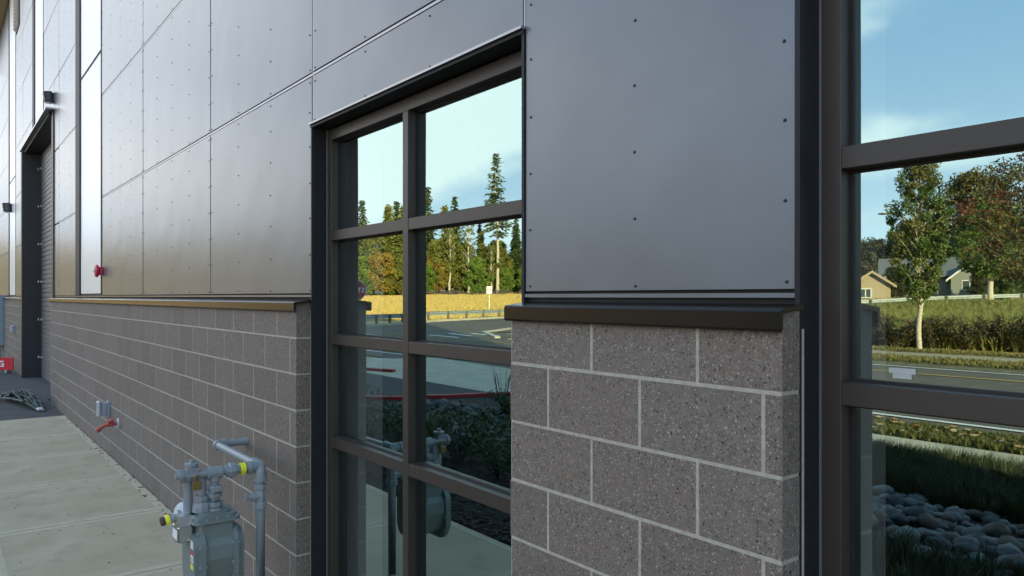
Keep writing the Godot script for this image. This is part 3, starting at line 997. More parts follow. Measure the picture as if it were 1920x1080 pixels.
	piece(st, "vent_pipe", M.pipe_paint, o)
	st = mb()
	lathe(st, v.call(-0.09, 0.66, 0.634), Vector3(0, -0.16, 1).normalized(), [[0.02, 0], [0.026, 0], [0.028, 0.01], [0.026, 0.022], [0.02, 0.022]], 12)
	piece(st, "tape_band", M.yellow_tape, o)
	st = mb()
	lathe(st, v.call(-0.09, 0.656, 0.658), Vector3(0, -0.16, 1).normalized(), [[0.023, 0], [0.025, 0.012], [0.02, 0.02], [0, 0.021]], 12)
	piece(st, "vent_cap", M.rust, o)
	for q in [[0.525, 0.565, M.label_white, 0], [0.455, 0.492, M.label_white, 0], [0.4925, 0.512, M.label_red, 0], [0.42, 0.445, M.yellow_tape, 0]]:
		piece(boxmesh(v.call(0.02, q[0], 0.5565), v.call(0.062, q[1], 0.5585)), "sticker", q[2], o)
	for k in 3:
		piece(boxmesh(v.call(0.026, 0.462 + k * 0.008, 0.5584), v.call(0.056, 0.465 + k * 0.008, 0.5592)), "sticker_print", M.black, o)

func wall_fittings():
	# red alarm horn on the dark strip frame
	var o := thing("alarm_horn", "round red alarm horn on the panel edge beside the white strip", "alarm horn", Vector3(-10.62, 2.14, PZ))
	o.scale = Vector3.ONE * 0.78
	piece(boxmesh(Vector3(-0.06, -0.065, 0), Vector3(0.06, 0.065, 0.06), 0.008), "back_box", M.alarm_red, o)
	var st := mb()
	lathe(st, Vector3(0, 0, 0.055), Vector3(0, 0, 1), [[0.05, 0], [0.09, 0.008], [0.1, 0.02], [0.1, 0.04], [0.094, 0.052], [0.07, 0.058], [0.0, 0.06]], 24)
	piece(st, "horn", M.alarm_red, o)
	piece(boxmesh(Vector3(-0.045, -0.02, 0.11), Vector3(0.045, 0.025, 0.13), 0.006), "strobe", M.lens, o)
	# weatherproof outlet with its cover
	o = thing("outlet_box", "grey weatherproof outlet box with lifted cover on the block wall", "outlet box", Vector3(-9.69, 0.53, 0.001))
	piece(boxmesh(Vector3(-0.055, -0.085, 0), Vector3(0.055, 0.085, 0.025), 0.004), "back_plate", M.box_grey, o)
	piece(boxmesh(Vector3(-0.045, -0.07, 0.025), Vector3(0.045, 0.07, 0.085), 0.01), "outlet_body", M.box_grey, o)
	piece(boxmesh(Vector3(-0.06, -0.088, 0.087), Vector3(0.05, 0.095, 0.125), 0.012), "cover", M.galv, o)
	st = mb()
	tube(st, [Vector3(-0.05, 0.075, 0.08), Vector3(0.04, 0.075, 0.08)], 0.008, 0.008, 8)
	piece(st, "hinge", M.galv, o)
	# hose tap
	o = thing("hose_tap", "red hose tap with round metal flange on the block wall", "hose tap", Vector3(-9.16, 0.43, 0.001))
	st = mb()
	lathe(st, Vector3.ZERO, Vector3(0, 0, 1), [[0, 0], [0.062, 0.0], [0.06, 0.006], [0.03, 0.016], [0.02, 0.016]], 24)
	piece(st, "flange", M.galv, o)
	st = mb()
	lathe(st, Vector3(0, 0, 0.012), Vector3(0, 0, 1), [[0.018, 0], [0.018, 0.03], [0.03, 0.032], [0.03, 0.055], [0.024, 0.06], [0.026, 0.09], [0.016, 0.1]], 10)
	tube(st, [Vector3(0, 0, 0.09), Vector3(-0.01, -0.01, 0.13), Vector3(-0.02, -0.03, 0.165), Vector3(-0.03, -0.055, 0.19)], 0.019, 0.023, 12)
	lathe(st, Vector3(-0.027, -0.048, 0.183), Vector3(-0.3, -0.75, 0.7), [[0.02, 0], [0.027, 0.0], [0.027, 0.028], [0.018, 0.028], [0.018, 0.002]], 12)
	piece(st, "tap_body", M.red_part, o)
	st = mb()
	lathe(st, Vector3(0.0, 0.012, 0.07), Vector3(0.3, 0.8, 0.2), [[0.008, 0], [0.008, 0.03], [0.034, 0.03], [0.036, 0.036], [0.034, 0.042], [0, 0.044]], 9)
	piece(st, "tap_handle", M.red_part, o)
	# wall lamps, unlit by day
	for q in [[Vector3(-15.5, 5.33, PZ), "black wall lamp above the corner of the overhead door", 0.72], [Vector3(-24.45, 4.22, PZ), "black wall lamp on the far panels beyond the overhead door", 0.95]]:
		o = thing("wall_lamp", q[1], "wall lamp", q[0])
		var s: float = q[2]
		piece(boxmesh(Vector3(-0.09, -0.12, 0.0) * s, Vector3(0.09, 0.12, 0.05) * s, 0.006), "mount", M.black, o)
		st = mb()
		var t := Transform3D(Basis(Vector3(0, 0, 1), Vector3(0, 1, 0), Vector3(-1, 0, 0)), Vector3(0, 0, 0))
		prism(st, [Vector2(0.04, -0.13) * s, Vector2(0.19, -0.10) * s, Vector2(0.22, 0.12) * s, Vector2(0.04, 0.14) * s], -0.12 * s, 0.12 * s, t)
		piece(st, "housing", M.door_dark, o)
		for k in 5:
			piece(boxmesh(Vector3(0.12, -0.07 + k * 0.035, 0.08) * s, Vector3(0.128, -0.055 + k * 0.035, 0.17) * s), "fin", M.slat, o)
		piece(boxmesh(Vector3(-0.09, -0.132, 0.06) * s, Vector3(0.09, -0.118, 0.17) * s), "lens", M.lens, o)
	# translucent sticker on the glass
	o = thing("glass_sticker", "pale see-through stepped sticker low on the near window pane", "sticker", Vector3(-0.85, 1.637, -0.2125))
	st = mb()
	box(st, Vector3(-0.030, 0.0, 0.0), Vector3(0.032, 0.013, 0.0006))
	box(st, Vector3(-0.021, -0.012, 0.0), Vector3(0.023, -0.0002, 0.0006))
	piece(st, "film", M.film, o)

func door_side_things():
	# bundle of cables on the asphalt
	var o := thing("cable_bundle", "loose bundle of dark green cables lying on the asphalt by the door", "cables", Vector3(-15.0, 0, 0.4))
	for k in 16:
		var pts := []
		var a := rng.randf_range(-0.16, 0.16)
		var b := rng.randf_range(-0.2, 0.2)
		var c := rng.randf_range(0, TAU)
		for i in 15:
			var t := i / 14.0
			var spread: float = 0.35 + 0.9 * t
			pts.append(Vector3(0.85 - 1.9 * t, 0.025 + 0.24 * sin(PI * t) * rng.randf_range(0.5, 1.0) * (0.3 + 0.7 * (k % 4) / 3.0), -0.15 + spread * (a + 0.3 * b * sin(3.5 * t + c)) + 0.3 * t))
		var st := mb()
		tube(st, smooth(pts, 3), 0.017, 0.017, 7)
		piece(st, "cable", M.cable_green if k % 3 else M.cable_grey, o)
		if k < 4:
			st = mb()
			tube(st, [pts[0], pts[0] + Vector3(0.12, -0.005, -0.02)], 0.022, 0.018, 8)
			piece(st, "plug", M.galv, o)
	# red board with white lettering
	o = thing("red_sign_board", "low red board with white lettering standing on the asphalt", "sign board", Vector3(-21.75, 0, 0.45))
	o.rotation.y = deg_to_rad(62)
	piece(boxmesh(Vector3(-0.9, 0.06, -0.015), Vector3(0.42, 0.36, 0.015), 0.004), "board", M.sign_red, o)
	var tm := TextMesh.new()
	tm.text = "PARKING"
	var f := SystemFont.new()
	f.font_names = PackedStringArray(["Droid Sans"])
	f.font_weight = 700
	tm.font = f
	tm.font_size = 48
	tm.pixel_size = 0.0042
	tm.depth = 0.004
	var l := piece(tm, "lettering", M.label_white, o)
	l.position = Vector3(-0.21, 0.21, 0.018)
	for s in [-0.7, 0.3]:
		piece(boxmesh(Vector3(s - 0.02, 0, -0.12), Vector3(s + 0.02, 0.07, 0.12), 0.004), "foot", M.galv, o)
	# blue-grey cabinet at the far left
	o = thing("electrical_cabinet", "blue grey electrical cabinet against the far block wall", "cabinet", Vector3(-25.9, 0, 0.002))
	piece(boxmesh(Vector3(-1.1, 0.42, 0.0), Vector3(0.0, 1.86, 0.28), 0.008), "cabinet_body", M.cabinet_blue, o)
	piece(boxmesh(Vector3(-1.06, 0.46, 0.281), Vector3(-0.04, 1.82, 0.3), 0.005), "cabinet_door", M.cabinet_blue, o)
	piece(boxmesh(Vector3(-0.12, 1.05, 0.301), Vector3(-0.09, 1.2, 0.325), 0.004), "handle", M.black, o)
	var st2 := mb()
	tube(st2, [Vector3(-0.15, 0.43, 0.1), Vector3(-0.15, -0.01, 0.1)], 0.04, 0.04, 10)
	piece(st2, "conduit", M.galv, o)
	o = thing("outlet_box", "small grey double outlet box on the block wall beyond the door", "outlet box", Vector3(-22.3, 1.02, 0.001))
	piece(boxmesh(Vector3(-0.1, -0.09, 0), Vector3(0.1, 0.09, 0.03), 0.004), "back_plate", M.box_grey, o)
	piece(boxmesh(Vector3(-0.09, -0.08, 0.03), Vector3(-0.01, 0.08, 0.09), 0.008), "cover", M.galv, o)
	piece(boxmesh(Vector3(0.01, -0.08, 0.03), Vector3(0.09, 0.08, 0.09), 0.008), "cover", M.galv, o)

func smooth(pts: Array, n: int) -> Array:
	var out := []
	for i in pts.size() - 1:
		var p0: Vector3 = pts[max(i - 1, 0)]
		var p3: Vector3 = pts[min(i + 2, pts.size() - 1)]
		for k in n:
			out.append(pts[i].cubic_interpolate(pts[i + 1], p0, p3, float(k) / n))
	out.append(pts[-1])
	return out

# ------------------------------------------------------------------ plants
class Leaves:   # many small two-sided leaf faces with a colour each
	var v := PackedVector3Array()
	var c := PackedColorArray()
	var n := PackedVector3Array()
	func leaf(p: Vector3, a: Vector3, b: Vector3, col: Color):
		var q := [p - a, p + b * 0.6, p + a, p - b * 0.6]
		var nn := a.cross(b).normalized()
		for k in [0, 2, 1, 0, 3, 2]:
			v.append(q[k]); c.append(col); n.append(-nn)
	func mesh() -> ArrayMesh:
		var arr := []
		arr.resize(Mesh.ARRAY_MAX)
		arr[Mesh.ARRAY_VERTEX] = v
		arr[Mesh.ARRAY_NORMAL] = n
		arr[Mesh.ARRAY_COLOR] = c
		var m := ArrayMesh.new()
		m.add_surface_from_arrays(Mesh.PRIMITIVE_TRIANGLES, arr)
		return m

func dirv() -> Vector3:
	var y := rng.randf_range(-1, 1)
	var a := rng.randf() * TAU
	return Vector3(sqrt(1 - y * y) * cos(a), y, sqrt(1 - y * y) * sin(a))

func tone(cols: Array) -> Color:
	var a: Color = cols[rng.randi() % cols.size()]
	var k := rng.randf_range(0.75, 1.25)
	return Color(a.r * k, a.g * k, a.b * k)

func scatter(mesh: Mesh, places: Array, called: String, m, label := "", colors := []) -> MultiMeshInstance3D:
	var mm := MultiMesh.new()
	mm.transform_format = MultiMesh.TRANSFORM_3D
	mm.use_colors = not colors.is_empty()
	mm.mesh = mesh
	mm.instance_count = places.size()
	for i in places.size():
		mm.set_instance_transform(i, places[i])
		if mm.use_colors: mm.set_instance_color(i, colors[i])
	var o := MultiMeshInstance3D.new()
	o.name = numbered(called)
	o.multimesh = mm
	o.material_override = m
	add_child(o)
	tag(o, label, "", "", "stuff")
	return o

func tuft(blades: int, h: float, spread: float, cols: Array, w := 0.006) -> ArrayMesh:
	var l := Leaves.new()
	for k in blades:
		var a := rng.randf() * TAU
		var base := Vector3(cos(a), 0, sin(a)) * spread * 0.3 * rng.randf()
		var tip := base + Vector3(cos(a) * spread * rng.randf(), h * rng.randf_range(0.6, 1.0), sin(a) * spread * rng.randf())
		var mid := base.lerp(tip, 0.5) + Vector3(0, h * 0.12, 0)
		var side := Vector3(-sin(a + 0.7), 0, cos(a + 0.7)) * w
		var col := tone(cols)
		var nn := side.cross(tip - base).normalized()
		for q in [[base - side, mid - side * 0.8, base + side], [base + side, mid - side * 0.8, mid + side * 0.8], [mid - side * 0.8, tip, mid + side * 0.8]]:
			for p in q:
				l.v.append(p); l.c.append(col); l.n.append(nn)
	return l.mesh()

func at(p: Vector3, s := 1.0, yaw := -1.0) -> Transform3D:
	return Transform3D(Basis(Vector3.UP, rng.randf() * TAU if yaw < 0 else yaw).scaled(Vector3.ONE * s), p)

func shrub_mesh(h: float, r: float, n: int, leaf: float, cols: Array) -> Array:   # [stems, leaves]
	var st := mb()
	var l := Leaves.new()
	for k in 12:
		var a := rng.randf() * TAU
		var out := Vector3(cos(a), 0, sin(a)) * r * rng.randf_range(0.4, 1.0)
		var top := out + Vector3(0, h * rng.randf_range(0.6, 1.0), 0)
		var mid := out * 0.4 + Vector3(0, top.y * 0.55, 0)
		tube(st, [out * 0.08, mid, top], 0.007, 0.002, 4, false)
		for i in int(n / 12.0):
			var t := pow(rng.randf(), 0.6)
			var p := mid.lerp(top, t) if rng.randf() < 0.7 else (out * 0.08).lerp(mid, t)
			p += dirv() * r * 0.28 * rng.randf()
			var d := (dirv() + Vector3(0, 0.5, 0)).normalized()
			l.leaf(p, d * leaf, d.cross(dirv()).normalized() * leaf * 0.6, tone(cols))
	st.generate_normals()
	return [st.commit(), l.mesh()]

func rock_mesh(sd: int) -> ArrayMesh:
	var n := FastNoiseLite.new()
	n.seed = sd
	n.frequency = 0.9
	var st := SurfaceTool.new()
	st.begin(Mesh.PRIMITIVE_TRIANGLES)
	st.set_smooth_group(0)
	var rings := 8
	var segs := 12
	var pt := func(i, j):
		var th: float = PI * i / rings
		var ph: float = TAU * (j % segs) / segs
		var d := Vector3(sin(th) * cos(ph), cos(th), sin(th) * sin(ph))
		return d * Vector3(1.0, 0.62, 0.8) * (1.0 + 0.35 * n.get_noise_3d(d.x * 1.5, d.y * 1.5, d.z * 1.5))
	for i in rings:
		for j in segs:
			if i > 0: tri(st, pt.call(i, j), pt.call(i, j + 1), pt.call(i + 1, j + 1))
			if i < rings - 1: tri(st, pt.call(i, j), pt.call(i + 1, j + 1), pt.call(i + 1, j))
	st.generate_normals()
	return st.commit()

func planting():
	# river stones in the swale along the bed
	var protos := [rock_mesh(1), rock_mesh(2), rock_mesh(3), rock_mesh(4)]
	for zone in [[-11.3, -8.2, 3.5, 5.1, 100], [-3.9, -1.5, 3.65, 4.85, 198]]:
		var near_door: bool = zone[0] < -5
		for k in zone[4]:
			var s := lerpf(0.035, 0.115, pow(rng.randf(), 2.2))
			var p := Vector3(rng.randf_range(zone[0], zone[1]), 0, rng.randf_range(zone[2], zone[3]))
			p.y = -0.02 + s * 0.25 + rng.randf() * 0.05
			var o := piece(protos[rng.randi() % 4], "river_stone", M["rock_%d" % (rng.randi() % 3)])
			o.position = p
			o.rotation = Vector3(rng.randf_range(-0.3, 0.3), rng.randf() * TAU, rng.randf_range(-0.3, 0.3))
			o.scale = Vector3.ONE * s
			if near_door: tag(o, "smooth grey river stone in the swale end beside the red kerb", "stone", "river stones beside the red kerb")
			else: tag(o, "smooth grey river stone in the swale mirrored in the near window", "stone", "river stones in front of the near window")
	var places := []
	for k in 1900:
		var x := rng.randf_range(-11.3, 6.0)
		if (x < -8.2 or (x > -3.9 and x < -1.5)) and rng.randf() < 0.75: continue
		places.append(at(Vector3(x, -0.01, rng.randf_range(3.4, 5.0)), rng.randf_range(0.03, 0.12)))
	scatter(protos[1], places, "river_gravel", M.rock_0, "smaller river stones filling the swale")
	# wood chips by the pavement
	var chip := boxmesh(Vector3(-0.03, 0, -0.008), Vector3(0.03, 0.008, 0.008))
	chip.generate_normals()
	places = []
	for k in 9000:
		var t := at(Vector3(rng.randf_range(-11, 2), -0.012 + rng.randf() * 0.02, 1.33 + 2.0 * pow(rng.randf(), 1.4)), rng.randf_range(0.4, 1.2))
		t.basis = t.basis * Basis(Vector3(1, 0, 0), rng.randf_range(-0.5, 0.5))
		places.append(t)
	scatter(chip.commit(), places, "bark_mulch", M.chip, "dark bark mulch on the planting bed")
	places = []
	for k in 230:
		var t := at(Vector3(rng.randf_range(-13, -4.2), 0.001, 0.006 + 0.09 * pow(rng.randf(), 3.0)), rng.randf_range(0.15, 0.5))
		places.append(t)
	for k in 160:
		places.append(at(Vector3(rng.randf_range(-13, -4.5), 0.0, rng.randf_range(0.02, 1.28)), rng.randf_range(0.1, 0.3)))
	scatter(chip.commit(), places, "wall_foot_debris", M.chip, "bits of bark and grit along the wall foot on the pavement")
	# leafy low shrubs
	var green := [Color(0.04, 0.085, 0.028), Color(0.06, 0.115, 0.038), Color(0.09, 0.14, 0.06), Color(0.03, 0.06, 0.022)]
	var kinds := [shrub_mesh(0.55, 0.42, 900, 0.028, green), shrub_mesh(0.7, 0.5, 1100, 0.03, green), shrub_mesh(0.42, 0.45, 800, 0.026, green)]
	var spots := [[-10.6, 2.3, 1.3], [-9.8, 2.6, 1.0], [-9.3, 3.2, 0.9], [-8.9, 2.5, 1.0], [-8.2, 3.0, 1.0], [-7.8, 2.4, 1.0], [-7.5, 3.3, 1.0], [-7.0, 2.6, 1.1], [-6.6, 3.2, 1.0], [-6.1, 2.5, 0.95], [-5.7, 3.1, 1.05], [-5.1, 2.7, 0.9], [-8.6, 4.6, 0.8], [-7.7, 4.4, 0.9], [-6.9, 4.7, 0.9]]
	var order := ["first", "second", "third", "fourth", "fifth", "sixth", "seventh", "eighth", "ninth", "tenth", "eleventh", "twelfth", "thirteenth", "fourteenth", "fifteenth"]
	spots.sort_custom(func(a, b): return a[0] < b[0])
	for i in spots.size():
		var s = spots[i]
		var o := thing("low_shrub", "leafy low shrub in the mulch, %s along the bed from the red kerb" % order[i], "shrub", Vector3(s[0], -0.02, s[1]), "low shrubs in the planting bed")
		var kk: Array = kinds[i % 3]
		piece(kk[0], "stems", M.bark, o)
		piece(kk[1], "foliage", M.leaf, o)
		o.scale = Vector3.ONE * s[2]
		o.rotation.y = rng.randf() * TAU
	# dark grass-like ground cover on both sides of the swale
	var dark := [Color(0.028, 0.048, 0.017), Color(0.048, 0.066, 0.024), Color(0.07, 0.076, 0.03), Color(0.02, 0.034, 0.014)]
	var tf := tuft(26, 0.34, 0.24, dark)
	places = []
	for k in 6000:
		var x := rng.randf_range(-9.5, 5.0)
		var z := rng.randf_range(4.95, 6.95)
		places.append(at(Vector3(x, -0.02, z), rng.randf_range(0.4, 0.75)))
	scatter(tf, places, "ground_cover_grass", M.grass_blade, "dark tufted grass between stone swale and footpath")
	places = []
	for k in 1500:
		places.append(at(Vector3(rng.randf_range(-4.6, 4.0), -0.02, rng.randf_range(1.9, 3.45)), rng.randf_range(0.45, 0.8)))
	scatter(tf, places, "ground_cover", M.grass_blade, "low dark ground cover between mulch and stone swale")
	var plume := tuft(18, 0.75, 0.3, [Color(0.1, 0.08, 0.035), Color(0.06, 0.07, 0.025)])
	for i in 3:
		var p: Vector3 = [Vector3(-10.9, -0.02, 6.1), Vector3(-10.3, -0.02, 6.5), Vector3(-9.7, -0.02, 5.9)][i]
		var o := piece(plume, "ornamental_grass", M.grass_blade)
		o.transform = at(p, 1.0 + 0.1 * i)
		tag(o, "feathery ornamental grass clump by the driveway mouth, %s from the red kerb" % order[i], "ornamental grass", "ornamental grass clumps by the driveway")
	# lawn strips
	var lawn := tuft(14, 0.09, 0.07, [Color(0.07, 0.085, 0.022), Color(0.11, 0.11, 0.035), Color(0.17, 0.14, 0.06)], 0.005)
	places = []
	for k in 5200:
		places.append(at(Vector3(rng.randf_range(-10.3, 3.0), -0.016, rng.randf_range(8.06, 9.2)), rng.randf_range(0.6, 1.3)))
	scatter(lawn, places, "lawn_grass", M.grass_blade, "short green grass between footpath and road")
	var litter := Leaves.new()
	litter.leaf(Vector3(0, 0.02, 0), Vector3(0.045, 0, 0), Vector3(0, 0.012, 0.05), Color(1, 1, 1))
	places = []
	var cols := []
	for k in 380:
		var t := at(Vector3(rng.randf_range(-8, 1.0), 0.05, rng.randf_range(8.1, 9.15)), rng.randf_range(0.6, 1.4))
		places.append(t)
		cols.append(tone([Color(0.45, 0.3, 0.12), Color(0.5, 0.38, 0.2), Color(0.3, 0.16, 0.06)]))
	scatter(litter.mesh(), places, "fallen_leaves", M.grass_blade, "fallen leaves on the grass strip by the road", cols)
	# verge grass, wild hedge and field beyond the road
	var dry := tuft(12, 0.16, 0.1, [Color(0.16, 0.15, 0.04), Color(0.2, 0.16, 0.06), Color(0.09, 0.13, 0.03)], 0.008)
	places = []
	for k in 7000:
		places.append(at(Vector3(rng.randf_range(-24, -2), -0.02, rng.randf_range(18.6, 20.4) if rng.randf() < 0.6 else rng.randf_range(22.3, 23.4)), rng.randf_range(0.35, 0.9)))
	scatter(dry, places, "verge_grass", M.grass_blade, "short dry grass on both sides of the far footpath")
	var tall := tuft(16, 0.6, 0.34, [Color(0.26, 0.21, 0.065), Color(0.32, 0.26, 0.09), Color(0.18, 0.19, 0.05), Color(0.12, 0.15, 0.04)], 0.014)
	places = []
	for k in 15000:
		var z := 25.0 + 36.0 * pow(rng.randf(), 1.3)
		var x := -z * rng.randf_range(0.24, 0.62)
		if street_gap(x, z) < 9.5: continue
		places.append(at(Vector3(x, height(x, z) - 0.06, z), rng.randf_range(0.6, 1.3)))
	scatter(tall, places, "tall_field_grass", M.grass_blade, "tall dry yellow grass in the field beyond the road")
	var mown := tuft(14, 0.22, 0.22, [Color(0.62, 0.43, 0.15), Color(0.55, 0.4, 0.13), Color(0.45, 0.37, 0.11)], 0.03)
	places = []
	for k in 26000:
		var r := rng.randf_range(60, 146)
		var an := deg_to_rad(rng.randf_range(22, 45))
		var x := -r * cos(an)
		var z := r * sin(an)
		if street_gap(x, z) < 9.0: continue
		places.append(at(Vector3(x, height(x, z) - 0.07, z), rng.randf_range(0.5, 1.1)))
	scatter(mown, places, "mown_field_grass", M.grass_blade, "pale mown grass of the field before the forest")
	# bramble hedge along the far footpath, each bush by itself
	var wild := [Color(0.03, 0.04, 0.012), Color(0.05, 0.06, 0.02), Color(0.09, 0.075, 0.03), Color(0.11, 0.06, 0.03)]
	var bk := [shrub_mesh(1.25, 0.95, 2200, 0.06, wild), shrub_mesh(1.0, 1.1, 2200, 0.06, wild)]
	for i in 12:
		var x := -17.6 + 1.05 * i
		var o := thing("bramble_bush", "dark wild bramble bush behind the far footpath, %s of the row" % order[i], "bush", Vector3(x + rng.randf_range(-0.2, 0.2), height(x, 24.6) - 0.04, 24.6 + rng.randf_range(-0.5, 0.5)), "bramble bushes along the far footpath")
		piece(bk[i % 2][0], "stems", M.bark, o)
		piece(bk[i % 2][1], "foliage", M.leaf, o)
		o.scale = Vector3.ONE * (1.35 if i < 4 and i > 0 else rng.randf_range(0.75, 1.0))
		o.rotation.y = rng.randf() * TAU

# ------------------------------------------------------------------ trees
func conifer(h: float, rad: float, bare: float, spray: float, cols: Array, sparse := 1.0) -> Array:
	var st := mb()
	tube(st, [Vector3.ZERO, Vector3(0.1, h * 0.3, 0), Vector3(0, h * 0.65, 0.1), Vector3(0, h, 0)], h * 0.014, 0.03, 8, false)
	var l := Leaves.new()
	var y := h * bare
	while y < h:
		var t := (y - h * bare) / (h * (1.0 - bare))
		var rr: float = rad * pow(1.0 - t, 0.8) * rng.randf_range(0.6, 1.1) + 0.12
		if t < 0.12: rr *= 0.5 + 4.0 * t
		for k in 5:
			var a := rng.randf() * TAU
			var r2: float = rr * rng.randf_range(0.65, 1.1)
			var tip := Vector3(cos(a) * r2, y - 0.22 * r2 + 0.1 * t * r2, sin(a) * r2)
			var root := Vector3(0, y + 0.05, 0)
			if r2 > 1.0: tube(st, [root, tip], 0.045, 0.012, 3, false)
			var n := int(max(3.0, r2 / (spray * 0.22) * sparse))
			for i in n:
				var s := (i + rng.randf()) / n
				var p := root.lerp(tip, 0.15 + 0.85 * s) + Vector3(rng.randf_range(-1, 1), rng.randf_range(-0.7, 0.35), rng.randf_range(-1, 1)) * spray * 0.5
				var d := Vector3(cos(a + rng.randf_range(-0.9, 0.9)), rng.randf_range(-0.65, 0.1), sin(a + rng.randf_range(-0.9, 0.9))).normalized()
				l.leaf(p, d * spray * rng.randf_range(0.4, 0.75), d.cross(dirv()).normalized() * spray * 0.3, tone(cols))
		y += max(0.22, h * 0.016) * rng.randf_range(0.7, 1.3)
	st.generate_normals()
	return [st.commit(), l.mesh()]

func broadleaf(h: float, rad: float, base: float, clumps: int, per: int, leaf: float, cols: Array, trunk_r: float, narrow := 1.0, puff := 1.0) -> Array:
	var st := mb()
	var top := h * 0.82
	var pts := []
	for i in 7:
		pts.append(Vector3(rng.randf_range(-1, 1) * 0.012 * h, top * i / 6.0, rng.randf_range(-1, 1) * 0.012 * h))
	pts[0] = Vector3.ZERO
	tube(st, smooth(pts, 3), trunk_r, trunk_r * 0.18, 8, false)
	var l := Leaves.new()
	for k in clumps:
		var t := (k + rng.randf()) / clumps
		var y := lerpf(base, h * 0.97, t)
		# widest a little below the middle, drawn in at the top
		var w := rad * sqrt(max(0.02, 1.0 - pow((t - 0.38) / (0.40 if t < 0.38 else 0.64), 2.0) * 0.93)) * narrow
		var a := k * 2.39996 + rng.randf_range(-0.5, 0.5)
		var rr := w * rng.randf_range(0.25, 1.0)
		var c := Vector3(cos(a) * rr, y, sin(a) * rr)
		var from: Vector3 = Vector3(0, max(base * 0.75, y - rr * 0.9 - 0.06 * h), 0)
		from.y = min(from.y, top)
		tube(st, [from, from.lerp(c, 0.5) + Vector3(0, 0.02 * h, 0), c], trunk_r * 0.28, trunk_r * 0.06, 4, false)
		var cr := rad * rng.randf_range(0.2, 0.38) * puff
		var shade: Color = cols[rng.randi() % cols.size()]
		for i in per:
			var p := c + dirv() * cr * pow(rng.randf(), 0.45) * Vector3(1, 0.75, 1)
			var d := (dirv() + Vector3(0, -0.25, 0)).normalized()
			var col := tone(cols).lerp(shade, 0.6)
			l.leaf(p, d * leaf, d.cross(dirv()).normalized() * leaf * 0.65, col)
	st.generate_normals()
	return [st.commit(), l.mesh()]

func tree(called: String, label: String, parts: Array, x: float, z: float, s := 1.0, bark = null, group := "", y := 0.0) -> Node3D:
	var o := thing(called, label, "tree", Vector3(x, height(x, z) - 0.1 + y, z), group)
	piece(parts[0], "trunk", bark if bark else M.bark, o)
	piece(parts[1], "crown", M.leaf, o)
	o.scale = Vector3.ONE * s
	o.rotation.y = rng.randf() * TAU
	return o

